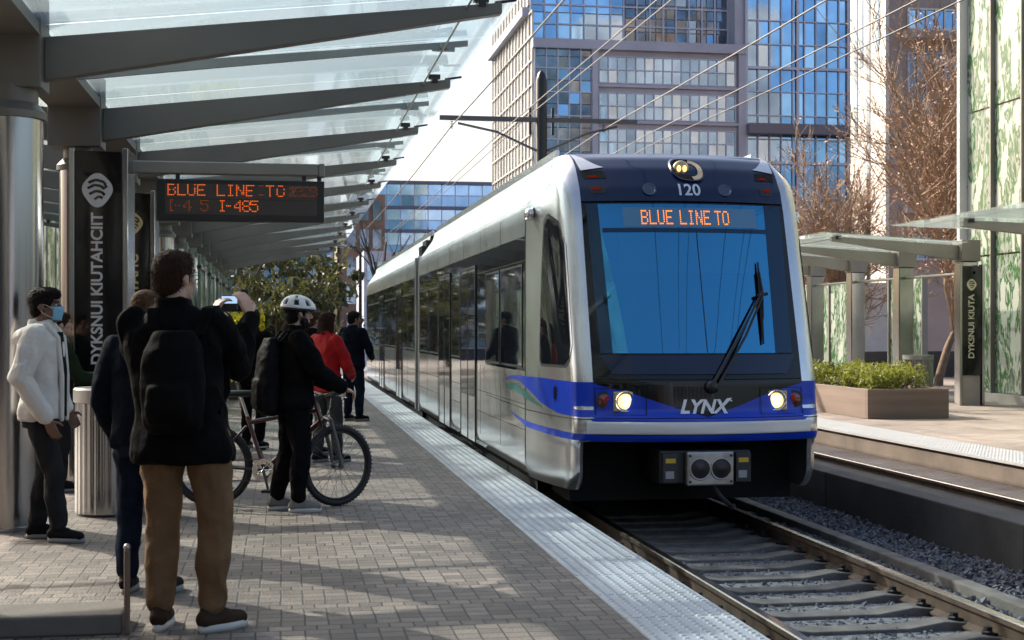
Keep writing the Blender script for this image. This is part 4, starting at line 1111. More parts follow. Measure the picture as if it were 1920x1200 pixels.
# side overlays
def side_patch(name, lys, zlo, zhi, off, mat, nz=5, sides=(-1, 1), corner=True):
    for s_ in sides:
        m = MB(); cols = []
        if corner:
            for i in range(25): cols.append(('c', i, curve(.85)[i][1]))
            if lys[0] > 0: cols = [c for c in cols if c[2] >= lys[0]]
            cols = [c for c in cols if c[2] <= lys[1]]
        for y in np.arange(1.72, lys[1] + .01, .08): cols.append(('s', y, y))
        vs = []
        for cc in cols:
            a, b_ = zlo(cc[2]), zhi(cc[2])
            for j in range(nz):
                z = lerp(a, b_, j / (nz - 1))
                if cc[0] == 'c': x, y = curve(z)[cc[1]]
                else: x, y = Wz(z), cc[1]
                k = min(1, max(0, (y - F(.965, z)) / .15))
                vs.append(TP(s_ * (x + off * (k if k > .2 else .2)), y - off * (1 - k), z))
        n = len(cols)
        m.add(vs, [(i * nz + j, (i + 1) * nz + j, (i + 1) * nz + j + 1, i * nz + j + 1) for i in range(n - 1) for j in range(nz - 1)])
        m.build(name, mat, TR, smooth=60)
I = lambda xs, ys: (lambda y: float(np.interp(y, xs, ys)))
side_patch('blue_swoosh', (0, 2.9), I([0, .1, .6, 1.0, 1.5, 1.9, 2.4, 2.9], [.682, .685, .70, .765, .885, .945, .955, .925]), I([0, 1.0, 1.9, 2.4, 2.9], [.99, 1.005, 1.0, .985, .932]), .004, TM['blue'])
side_patch('teal_swoosh', (.95, 2.75), I([.95, 1.2, 1.6, 2.0, 2.4, 2.75], [.728, .745, .79, .82, .83, .85]), I([.95, 1.2, 1.6, 2.0, 2.4, 2.75], [.732, .775, .86, .905, .915, .87]), .004, TM['green'])
side_patch('blue_stripe', (0, 2.45), I([0, 1.5, 2.45], [.475, .51, .60]), I([0, 1.5, 2.45], [.535, .565, .605]), .004, TM['blue'], 3)
side_patch('panel_seam', (0, 4.2), I([0, 5], [.664, .70]), I([0, 5], [.672, .706]), .003, M['rubber'], 2)
# cab side windows
def dwin(name, grow, off, mat):
    for s_ in (-1, 1):
        m = MB(); nz, ny = 24, 8; vs = []
        z0, z1 = 1.14 - grow, 2.49 + grow * 1.6
        for j in range(nz):
            v = j / (nz - 1); z = lerp(z0, z1, v)
            yf = .40 + .50 * max(0, (z - 1.35) / 1.14) ** 2.3 - grow; yf = max(yf, F(.965, z) + .10 - grow); yb = 1.08 + grow
            e = min(v, 1 - v) * (z1 - z0); rr = .09
            if e < rr:
                c = rr - sqrt(max(0, rr * rr - (rr - e) ** 2)); yf += c; yb -= c * .6
            for i in range(ny):
                y = lerp(yf, yb, i / (ny - 1)); vs.append(TP(s_ * (side_at(y, z) + off), y, z))
        m.add(vs, [(j * ny + i, j * ny + i + 1, (j + 1) * ny + i + 1, (j + 1) * ny + i) for j in range(nz - 1) for i in range(ny - 1)])
        m.build(name, mat, TR, smooth=60)
dwin('cab_window_seal', .028, .003, M['rubber']); dwin('cab_window', 0, .007, TM['glass'])
for s_ in (-1, 1):
    m = MB(); m.ell(TP(s_ * 1.33, 1.35, 2.56), (.05, .07, .06)); m.tube([TP(s_ * 1.29, 1.35, 2.62), TP(s_ * 1.36, 1.33, 2.5)], .018, 6); m.build('side_camera', TM['chrome'], TR, smooth=60)
# little shield on the side
m = MB()
sh = [(0, -.085), (.03, -.05), (.042, 0), (.04, .055), (0, .07), (-.04, .055), (-.042, 0), (-.03, -.05)]
for sc_, mi, o_ in ((1, 0, .008), (.78, 1, .0095)):
    m.add([TP(-(side_at(.66 + a * sc_, .88) + o_), .66 + a * sc_, .875 + b_ * sc_) for a, b_ in sh], [tuple(range(8))], mi)
m.build('shield_badge', [TM['chrome'], TM['hood']], TR, fix=False)
text_on('shield_letter', 'S', .085, lambda u, v: TP(-(side_at(.66 - u, .88) + .0105), .66 - u, .875 + v), TM['chrome'], TR)

# car bodies behind the nose
def cars(ly0, ly1, segs):
    for s_ in (-1, 1):
        def strip(name, zs, mat, off=0, n=2, a=ly0, b_=ly1):
            m = MB(); m.grid(lambda u, v: TP(s_ * (Wz(zs[int(round(v * (len(zs) - 1)))]) + off), lerp(a, b_, u), zs[int(round(v * (len(zs) - 1)))]), n, len(zs))
            return m.build(name, mat, TR, smooth=35)
        strip('side_panel', [.05, .09, .14, .2, .5, .8, 1.045], TM['mirror'], n=24)
        strip('window_band', [1.045, 1.5, 2.0, 2.37], TM['glass'], n=12)
        strip('cant_panel', [2.37, 2.5, 2.62, 2.66, 2.70], TM['silver'])
        strip('roof_shoulder', [2.70, 2.85, 3.0, 3.12], TM['white'])
        m = MB()
        y = ly0
        while y < ly1 - .4:
            m.box(XC + s_ * 1.0 - .02, XC + s_ * 1.0 + .02, Y0 + y + .01, Y0 + min(ly1, y + 1.25) - .01, 3.12, 3.215); y += 1.25
        m.build('roof_fence', TM['silver'], TR)
        # fine joints
        m = MB()
        m.box(XC + s_ * 1.3255, XC + s_ * 1.3285, Y0 + ly0, Y0 + ly1, 2.125, 2.133); m.build('glass_joint', TM['chrome'], TR)
        m = MB(); y = ly0
        while y < ly1: m.box(XC + s_ * 1.3245, XC + s_ * 1.3265, Y0 + y - .005, Y0 + y + .005, 2.36, 2.62); m.box(XC + s_ * 1.3245, XC + s_ * 1.3265, Y0 + y - .004, Y0 + y + .004, .2, 1.04); y += 1.55
        for zz in (.47, .72): m.box(XC + s_ * 1.3245, XC + s_ * 1.3265, Y0 + ly0, Y0 + ly1, zz, zz + .007)
        m.build('panel_joint', M['rubber'], TR)
        for a, b_, kd in segs:
            if kd == 'w':
                m = MB(); m.box(XC + s_ * 1.326, XC + s_ * 1.329, Y0 + a, Y0 + b_, 1.10, 2.08)
                f = m.build('window', TM['glass'], TR)
                m = MB()
                for q in (a, b_): m.box(XC + s_ * 1.3262, XC + s_ * 1.3315, Y0 + q - .016, Y0 + q + .016, 1.07, 2.10)
                for q in (1.085, 2.09): m.box(XC + s_ * 1.3262, XC + s_ * 1.3312, Y0 + a, Y0 + b_, q - .012, q + .012)
                m.build('window_seal', M['rubber'], f)
            else:
                mid = (a + b_) / 2
                d = MB()
                for q0, q1 in ((a + .02, mid - .012), (mid + .012, b_ - .02)): d.box(XC + s_ * 1.326, XC + s_ * 1.334, Y0 + q0, Y0 + q1, .07, 2.20)
                dr = d.build('door', TM['mirror'], TR, bevel=.002)
                for q0, q1 in ((a + .045, mid - .035), (mid + .035, b_ - .045)):
                    m = MB(); m.box(XC + s_ * 1.3345, XC + s_ * 1.337, Y0 + q0, Y0 + q1, .62, 2.17); m.build('door_window', TM['glass'], dr, bevel=.001)
                m = MB()
                for q in (a, mid, b_): m.box(XC + s_ * 1.327, XC + s_ * 1.340, Y0 + q - .014, Y0 + q + .014, .06, 2.24)
                m.box(XC + s_ * 1.327, XC + s_ * 1.341, Y0 + a, Y0 + b_, 2.205, 2.24)
                m.build('door_seal', M['rubber'], dr)
                m = MB(); m.box(XC + s_ * 1.28, XC + s_ * 1.375, Y0 + a - .02, Y0 + b_ + .02, -.075, -.02); m.build('door_sill', TM['chrome'], TR, bevel=.006)
    m = MB(); m.grid(lambda u, v: TP(lerp(-1.05, 1.05, u), lerp(ly0, ly1, v), 3.12 + .04 * (1 - (2 * u - 1) ** 2)), 9, 2); m.build('roof', TM['white'], TR)
    m = MB(); m.box(XC - 1.2, XC + 1.2, Y0 + ly0, Y0 + ly1, -.14, .045); m.build('underframe', M['void'], TR)
    m = MB()
    for q in (ly0 + .002, ly1 - .002): m.box(XC - 1.28, XC + 1.28, Y0 + q - .002, Y0 + q + .002, .05, 2.6)
    m.build('bulkhead', M['black'], TR)
cars(1.625, 12.3, [(1.78, 3.12, 'w'), (3.24, 4.25, 'w'), (5.1, 6.5, 'd'), (6.66, 7.55, 'w'), (7.7, 9.1, 'd'), (9.26, 10.55, 'w'), (10.68, 12.1, 'w')])
cars(12.95, 27.5, [(13.1, 14.4, 'w'), (14.5, 15.6, 'w'), (15.75, 17.1, 'd'), (17.25, 18.9, 'w'), (19.1, 20.5, 'w'), (20.7, 22.1, 'd'), (22.3, 24, 'w'), (24.2, 26.6, 'w')])
m = MB(); m.box(XC - 1.2, XC + 1.2, Y0 + 12.31, Y0 + 12.94, .0, 3.0)
for k in range(5): m.box(XC - 1.27, XC + 1.27, Y0 + 12.36 + k * .12, Y0 + 12.42 + k * .12, .02, 2.9)
m.build('bellows', M['rubber'], TR)
m = MB()
for s_ in (-1, 1):
    for q in (12.28, 12.88): m.box(XC + s_ * 1.305 - .03, XC + s_ * 1.305 + .03, Y0 + q, Y0 + q + .09, .03, 2.72)
m.build('portal_frame', TM['silver'], TR, bevel=.01)
# wheels in the dark below
for yy in (2.6, 4.4):
    bg_ = MB(); bg_.box(XC - .62, XC + .62, Y0 + yy - .1, Y0 + yy + .1, -.05, .1); bo = bg_.build('bogie', M['black'], TR)
    for s_ in (-1, 1):
        m = MB(); m.lathe([(.10, -.06), (.33, -.055), (.33, .05), (.36, .06), (.1, .07)], 32, TP(s_ * .72, yy, .045), M=Matrix.Rotation(rad(90) * s_, 3, 'Y')); m.build('wheel', M['rail_side'], bo, smooth=40)

m = MB()
for s_ in (-1, 1): m.box(XC + s_ * 1.3255, XC + s_ * 1.3275, Y0 + 1.60, Y0 + 1.612, .06, 2.6)
m.build('nose_seam', M['rubber'], TR)
# lamps
RY = Matrix.Rotation(rad(90), 3, 'X')      # +z of a lathe -> -y
def fpos(x, z, off): return TP(x, F(x, z) - off, z)
def lamp_box(name, x0, x1, z0, z1):
    m = MB(); n = 6
    front_grid(name, lambda u, v: (lerp(x0, x1, u), lerp(z0, z1, v)), 8, 4, .0065, TM['blue'])
for s_ in (-1, 1):
    xa = s_ * .69 - .01; xr = s_ * .875
    m = MB()
    x0, x1, z0, z1 = sorted((xa - .10, xa + .10)) + [.735, .915]
    # thin recess line round the lamp cluster
    a, b_ = sorted((s_ * .52, s_ * .955))
    for (u0, u1, w0, w1) in ((a, b_, .705, .710), (a, b_, .935 - .0, .940), (a, a + .006, .705, .94), (b_ - .006, b_, .705, .94)):
        m.grid(lambda u, v: fpos(lerp(u0, u1, u), lerp(w0, w1, v), .006), 6, 2)
    m.build('lamp_cluster_joint', M['void'], TR)
    hl = MB(); hl.lathe([(.092, .0), (.096, .012), (.088, .018), (.074, .008)], 28, fpos(xa, .825, .002), M=RY)
    h = hl.build('headlight', TM['chrome'], TR, smooth=40)
    m = MB(); m.lathe([(.074, .006), (.055, .013), (.0, .016)], 24, fpos(xa, .825, .004), M=RY); m.build('lens', TM['lamp'], h, smooth=60)
    m = MB(); m.ell(fpos(xa, .845, .026), (.040, .008, .022), 14, 8); m.ell(fpos(xa, .802, .026), (.030, .008, .014), 14, 8); m.build('bulb', TM['bulb'], h, smooth=60)
    m = MB(); m.box(*[q for q in (xa + XC - .105, xa + XC + .105)], Y0 + F(xa, .82) - .012, Y0 + F(xa, .82) + .02, .735, .915); m.build('housing', TM['lens'], h, bevel=.012)
    rl = MB(); rl.lathe([(.075, .0), (.078, .012), (.066, .012)], 28, fpos(xr, .835, -.002), M=RY); r_ = rl.build('tail_lamp', M['black'], TR, smooth=40)
    m = MB(); m.lathe([(.066, .006), (.05, .016), (.0, .02)], 24, fpos(xr, .835, -.002), M=RY); m.build('lens', TM['red'], r_, smooth=60)
    m = MB(); m.lathe([(.02, .021), (.0, .024)], 12, fpos(xr - .02 * s_, .85, -.002), M=RY); m.build('reflector', TM['redglow'], r_)
    # upper marker slots
    xs = s_ * .815
    front_grid('marker_slot', lambda u, v: (xs + lerp(-.10, .10, u) + .02 * s_ * v, lerp(2.845, 2.925, v)), 8, 4, .006, M['void'])
    front_grid('marker_lamp', lambda u, v: (xs + lerp(-.055, .02, u), lerp(2.855, 2.875, v)), 4, 3, .009, TM['redglow'])
    front_grid('marker_slot', lambda u, v: (xs - .01 * s_ + lerp(-.085, .085, u) * lerp(.7, 1, v), lerp(2.70, 2.775, v)), 8, 4, .006, M['black'])
    front_grid('marker_lamp', lambda u, v: (xs + lerp(-.04, .03, u), lerp(2.735, 2.76, v)), 4, 3, .009, TM['redglow'])
    # silver fins beside the hood
    m = MB()
    pts = [(s_ * .80, 2.955), (s_ * .99, 2.90), (s_ * 1.03, 3.0), (s_ * .90, 3.12)]
    def fin(u, v):
        x = lerp(lerp(.72, .93, u), lerp(.92, .96, u), v ** .7) * s_; z = lerp(lerp(2.965, 2.935, u), 3.12, v); return TP(x, F(x, z) - .016, z)
    m.grid(fin, 6, 10); m.build('hood_fin', TM['silver'], TR, smooth=60)
    # round ultrasonic covers
    xc = s_ * .36 + .01
    m = MB(); m.lathe([(.062, -.002), (.066, .006), (.054, .007), (.05, .003), (.0, .005)], 24, (0, 0, 0), M=RY)
    sl = (Lz(2.75) - Lz(2.73)) / .02; Rt = Matrix.Rotation(-atan2(sl, 1), 3, 'X'); c0 = V(fpos(xc, 2.74, .004))
    m.v = [tuple(Rt @ V(q) + c0) for q in m.v]; m.build('round_cover', pbr('cover_grey', (.05, .07, .11), .25, .4, coat=1) if 'cover_grey' not in bpy.data.materials else bpy.data.materials['cover_grey'], TR, smooth=40)
# roof headlight in its oval pod
hx, hz = .03, 2.945
pod = MB(); n = 36
def ov(k, g, off, dx=0):
    a = 2 * pi * k / n; ex = .155 * g * (abs(cos(a)) ** .75) * (1 if cos(a) > 0 else -1); ez = .115 * g * (abs(sin(a)) ** .75) * (1 if sin(a) > 0 else -1)
    x, z = hx + ex + .02 + dx, hz + ez - .012 * ex / .155; return TP(x, F(x, z) - off, z)
r1 = [ov(k, 1.06, .004) for k in range(n)]; r2 = [ov(k, 1.0, .03) for k in range(n)]; r3 = [ov(k, .92, .025) for k in range(n)]
pod.add(r1 + r2 + r3, [(k, (k + 1) % n, n + (k + 1) % n, n + k) for k in range(n)] + [(n + k, n + (k + 1) % n, 2 * n + (k + 1) % n, 2 * n + k) for k in range(n)])
hp = pod.build('roof_headlight', TM['hood'], TR, smooth=40)
m = MB(); m.add([ov(k, .93, .012) for k in range(n)], [tuple(range(n))]); m.build('recess', M['void'], hp)
m = MB(); m.grid(lambda u, v: ov(int(lerp(-8, 8, u)) % n, lerp(.90, .62, v), lerp(.026, .014, v)), 17, 2); m.build('reflector', pbr('brass_reflector', (.75, .55, .32), .2, .9), hp)
m = MB(); m.ell(TP(hx - .035, F(0, hz) + .01, hz + .005), (.078, .045, .08), 24, 12); m.build('lens', TM['lens'], hp, smooth=60)
m = MB(); m.ell(TP(hx - .065, F(0, hz) - .034, hz + .005), (.020, .006, .03), 12, 6); m.ell(TP(hx - .01, F(0, hz) - .034, hz + .005), (.020, .006, .03), 12, 6); m.build('bulb', TM['lamp2'], hp, smooth=60)

# writing
def onfront(off, x0, z0): return lambda u, v: fpos(x0 + u, z0 + v, off)
text_on('fleet_number', '120', .155, onfront(.010, .012, 2.735), pbr('number_white', (.62, .66, .74), .4), TR, bold=.003, space=1.02)
text_on('wordmark', 'LYNX', .165, onfront(.012, -.02, .775), TM['chrome'] if 0 else pbr('wordmark_silver', (.74, .75, .78), .3, .2), TR, shear=.28, bold=.006, space=1.0)
m = MB()   # flick above the X
m.add([fpos(x, z, .012) for x, z in ((.165, .815), (.20, .852), (.245, .855), (.232, .842), (.25, .828), (.238, .822), (.222, .836), (.205, .832), (.185, .805))], [tuple(range(9))]); m.build('wordmark_flick', bpy.data.materials['wordmark_silver'], TR, fix=False)
front_grid('destination_display', lambda u, v: (lerp(-.61, .65, u), lerp(2.385, 2.565, v)), 20, 6, .008, pbr('destination_glass', (.035, .17, .30), .12, ior=2.0))
m = MB()
def ledf(x, z):
    sl = .31; return TP(x, F(x, z) - .0125, z)
pt = .0195
for wd_, x_ in (('BLUE', -.447), ('LINE', -.093), ('TO', .24)): dots(m, wd_, x_, 2.535, pt, ledf, adv=5.9, aspect=.655, r=.0080)
m.build('destination_text', M['led_train'], TR, fix=False)

# wiper
wp = MB()
P0 = fpos(.045, .955, .05); P1 = fpos(.34, 1.40, .075); P2_ = fpos(.62, 1.80, .06)
wp.tube([P0, P1, P2_], [.017, .014, .010], 8); wp.tube([fpos(.10, .955, .05), fpos(.40, 1.40, .075), fpos(.63, 1.78, .06)], [.014, .012, .01], 8)
wp.lathe([(.06, -.02), (.06, .03), (.03, .06), (.0, .06)], 16, fpos(.06, .955, .01), M=RY)
wi = wp.build('wiper', M['black'], TR, smooth=50)
m = MB(); m.tube([fpos(.585, 1.33, .028), fpos(.60, 1.7, .030), fpos(.615, 2.07, .028)], [.010, .02, .008], 8); m.tube([fpos(.56, 1.76, .05), fpos(.67, 1.78, .05)], .016, 6); m.tube([fpos(.60, 1.55, .045), fpos(.62, 1.8, .06), fpos(.61, 1.98, .045)], .01, 6)
m.build('wiper_blade', M['rubber'], wi, smooth=50)

# coupler
cb = MB(); cb.box(XC - .42, XC + .40, Y0 - .02, Y0 + .7, .11, .40); cp_ = cb.build('coupler', M['black'], TR, bevel=.015)
m = MB(); m.box(XC - .20, XC + .22, Y0 - .11, Y0 - .02, .10, .395); m.build('coupler_face', pbr('worn_steel', (.42, .41, .39), .38, .85, var=.2, vscale=9), cp_, bevel=.014)
for xx in (-.085, .105):
    m = MB(); m.lathe([(.090, -.002), (.090, .004), (.06, .005), (.03, .012), (.0, .016)], 28, (XC + xx, Y0 - .112, .245), M=RY); m.build('coupler_cone', pbr('dark_cone', (.03, .03, .032), .3, .6) if 'dark_cone' not in bpy.data.materials else bpy.data.materials['dark_cone'], cp_, smooth=40)
m = MB()
for xx in (-.085, .105): m.tube([(XC + xx + .091 * cos(a), Y0 - .114, .245 + .091 * sin(a)) for a in np.linspace(0, 2 * pi, 32, endpoint=False)], .009, 8, closed=True)
m.build('coupler_ring', bpy.data.materials['worn_steel'], cp_, smooth=60)
m = MB()
for xx in (-.175, .195):
    for zz in (.135, .36): m.lathe([(.012, 0), (.012, .012), (0, .014)], 8, (XC + xx, Y0 - .112, zz), M=RY)
m.build('bolt', M['black'], cp_)
for xx in (-.335, .325):
    m = MB(); m.box(XC + xx - .07, XC + xx + .07, Y0 - .06, Y0 - .021, .12, .38); e_ = m.build('coupler_box', pbr('box_grey', (.035, .036, .04), .4, .3) if 'box_grey' not in bpy.data.materials else bpy.data.materials['box_grey'], cp_, bevel=.008)
    m = MB(); m.box(XC + xx - .045, XC + xx + .045, Y0 - .064, Y0 - .061, .295, .335); m.build('warning_label', TM['yellow'], e_)
    m = MB(); m.box(XC + xx - .045, XC + xx + .03, Y0 - .064, Y0 - .061, .16, .225); m.build('paper_label', M['grey_print'], e_)
m = MB(); m.tube([(XC + .05, Y0 - .03, .10), (XC + .10, Y0 - .12, .0), (XC + .22, Y0 - .06, -.10), (XC + .32, Y0 + .2, -.12)], .022, 8); m.build('hose', M['rubber'], cp_, smooth=60)

# ================================================================== people
SKIN = {
 'light': pbr('skin_light', (.50, .30, .22), .5, var=.10, vscale=14),
 'tan': pbr('skin_tan', (.36, .21, .14), .5, var=.10, vscale=14),
 'brown': pbr('skin_brown', (.17, .09, .06), .5, var=.10, vscale=14),
}
def cloth(name, c, rough=.85, var=.22, bump=.6, bs=16):
    return pbr(name, c, rough, spec=(.03 if max(c) < .05 else .15), var=var, vscale=6, bump=bump, bscale=bs, bdist=.018)
CL = {
 'blackjacket': cloth('black_jacket', (.0055, .0055, .006), .75), 'tanpants': cloth('brown_chinos', (.15, .090, .048)), 'navy': cloth('navy_jacket', (.008, .011, .018)),
 'jeans': cloth('blue_jeans', (.011, .016, .030)), 'white': cloth('white_jacket', (.62, .60, .57), .75, .06), 'blackpants': cloth('black_trousers', (.007, .007, .008)),
 'greypants': cloth('grey_trousers', (.05, .055, .055)), 'red': cloth('red_jacket', (.42, .012, .014), .6, .12), 'blackshirt': cloth('black_shirt', (.012, .012, .012)),
 'olive': cloth('dark_green_jacket', (.02, .028, .016)), 'charcoal': cloth('charcoal_trousers', (.024, .024, .026)), 'mask': pbr('blue_face_mask', (.22, .48, .66), .8, bump=.2, bscale=80),
}
HAIR = {'brown': pbr('brown_hair', (.030, .015, .009), .8, spec=.15, var=.4, vscale=30, bump=.8, bscale=90, stretch=(3, 3, .8)), 'dark': pbr('dark_hair', (.006, .0045, .004), .7, spec=.15, var=.4, vscale=30, bump=.7, bscale=90),
        'light': pbr('light_brown_hair', (.075, .038, .02), .8, spec=.15, var=.4, vscale=30, bump=.7, bscale=90)}
SOLE = pbr('white_sole', (.55, .53, .50), .7, var=.1)
SHOE = {'brown': cloth('brown_shoe', (.045, .030, .022), .7), 'black': cloth('black_shoe', (.014, .014, .015), .6), 'grey': cloth('grey_trainer', (.20, .185, .165), .7)}

def rc_(mb, p0, p1, r0, r1, f=(1, 1), n=12):
    """tapered limb with round ends; f = (side, depth) flattening is along world x, y"""
    p0, p1 = V(p0), V(p1); d = p1 - p0; L = max(d.length, 1e-4); d = d / L
    u = d.orthogonal().normalized(); w_ = d.cross(u); vs = []; m_ = 5
    rings = [(-cos(pi / 2 * k / m_) * r0 if k < m_ else 0, r0 * sin(pi / 2 * k / m_)) for k in range(m_ + 1)] + [(L + r1 * sin(pi / 2 * k / m_), r1 * cos(pi / 2 * k / m_)) for k in range(m_ + 1)]
    for t, r in rings:
        c = p0 + d * t
        for k in range(n):
            a = 2 * pi * k / n; o = (u * cos(a) + w_ * sin(a)) * max(r, 1e-4)
            vs.append(c + V((o.x * f[0], o.y * f[1], o.z)))
    N = len(rings); fs = [(i * n + k, i * n + (k + 1) % n, (i + 1) * n + (k + 1) % n, (i + 1) * n + k) for i in range(N - 1) for k in range(n)]
    fs += [tuple(reversed(range(n))), tuple((N - 1) * n + k for k in range(n))]
    mb.add(vs, fs)
def chain(mb, pts, rs, f=(1, 1), n=12):
    for i in range(len(pts) - 1): rc_(mb, pts[i], pts[i + 1], rs[i], rs[i + 1], f, n)
def loft(mb, secs, n=28):
    """secs: (z, cx, cy, rx, ry) with superelliptic outline"""
    vs = []
    for z, cx, cy, rx, ry in secs:
        for k in range(n):
            a = 2 * pi * k / n; c, s_ = cos(a), sin(a)
            vs.append((cx + rx * np.sign(c) * abs(c) ** .85, cy + ry * np.sign(s_) * abs(s_) ** .85, z))
    N = len(secs)
    fs = [(i * n + k, i * n + (k + 1) % n, (i + 1) * n + (k + 1) % n, (i + 1) * n + k) for i in range(N - 1) for k in range(n)]
    fs += [tuple(reversed(range(n))), tuple((N - 1) * n + k for k in range(n))]
    mb.add(vs, fs)
def fuse(mb, vox, sm=3, wr=0.0, wsc=9.0, seed=0, stretch=(1, 1, 1)):
    """one continuous surface from overlapping shapes; wr adds cloth creases"""
    me0 = mb.mesh('tmp', False)
    o = bpy.data.objects.new('tmp', me0); COL.objects.link(o)
    r = o.modifiers.new('r', 'REMESH'); r.mode = 'VOXEL'; r.voxel_size = vox
    s_ = o.modifiers.new('s', 'SMOOTH'); s_.factor = .5; s_.iterations = sm
    dg = bpy.context.evaluated_depsgraph_get()
    me = bpy.data.meshes.new_from_object(o.evaluated_get(dg))
    bpy.data.objects.remove(o); bpy.data.meshes.remove(me0)
    if wr:
        n = len(me.vertices); co = np.empty(n * 3, np.float32); me.vertices.foreach_get('co', co); co = co.reshape(-1, 3)
        no = np.empty(n * 3, np.float32); me.vertices.foreach_get('normal', no); no = no.reshape(-1, 3)
        sv = V((seed * 3.1, seed * 1.7, 0)); st = np.array(stretch)
        d = np.array([(1 - abs(noise.noise(V(q * st * wsc) + sv)) * 2.4) + .5 * noise.noise(V(q * st * wsc * 2.3) + sv) for q in co])
        co += no * (d * wr)[:, None]
        me.vertices.foreach_set('co', co.ravel()); me.update()
    return me

def strands(me, seed, n, L):
    # short loose tufts that break up the outline of the hair
    rs = random.Random(seed); vs = [v.co.copy() for v in me.vertices]; no = [v.normal.copy() for v in me.vertices]; fs = [tuple(p.vertices) for p in me.polygons]
    for _ in range(n):
        i = rs.randrange(len(no)); p, nn = vs[i], no[i]
        d = (nn * .45 + V((rs.gauss(0, .35), rs.gauss(0, .35), rs.gauss(-.55, .3)))).normalized() * L * rs.uniform(.5, 1.2)
        w_ = d.cross(nn).normalized() * .0022 if d.cross(nn).length > 1e-6 else V((.002, 0, 0))
        k = len(vs); vs += [p - w_, p + w_, p + d]; fs.append((k, k + 1, k + 2))
    m2 = bpy.data.meshes.new('hair'); m2.from_pydata([tuple(v) for v in vs], [], fs); bpy.data.meshes.remove(me); return m2

def hand(mb, wrist, aim, palm_n, k=1.0, curl=.5, thumb=1, sc=1.0):
    """palm, four bent fingers and a thumb. aim: direction of the fingers, palm_n: direction the palm faces"""
    wrist, a, nrm = V(wrist), V(aim).normalized(), V(palm_n).normalized()
    s_ = a.cross(nrm).normalized() * thumb; nrm = (nrm - a * nrm.dot(a)).normalized()
    L = .085 * sc
    for i in range(4):
        o = s_ * (.030 - .020 * i) * sc
        rc_(mb, wrist + o * .55, wrist + a * L + o, .014 * sc, .0115 * sc, n=8)
        fl = (.068, .076, .070, .056)[i] * sc; p = wrist + a * L + o; d = a.copy(); r = .0088 * sc
        for j, part in enumerate((.45, .32, .25)):
            d = (d * cos(curl * (.6 + .3 * j)) + nrm * sin(curl * (.6 + .3 * j))).normalized()
            q = p + d * fl * part; rc_(mb, p, q, r, r * .92, n=8); p = q; r *= .92
    t0 = wrist + a * .025 * sc + s_ * .028 * sc; t1 = t0 + (a * .6 + s_ * .75 + nrm * .3).normalized() * .042 * sc; t2 = t1 + (a * .85 + s_ * .25 + nrm * .4).normalized() * .034 * sc
    rc_(mb, t0, t1, .0125 * sc, .0105 * sc, n=8); rc_(mb, t1, t2, .0105 * sc, .0085 * sc, n=8)

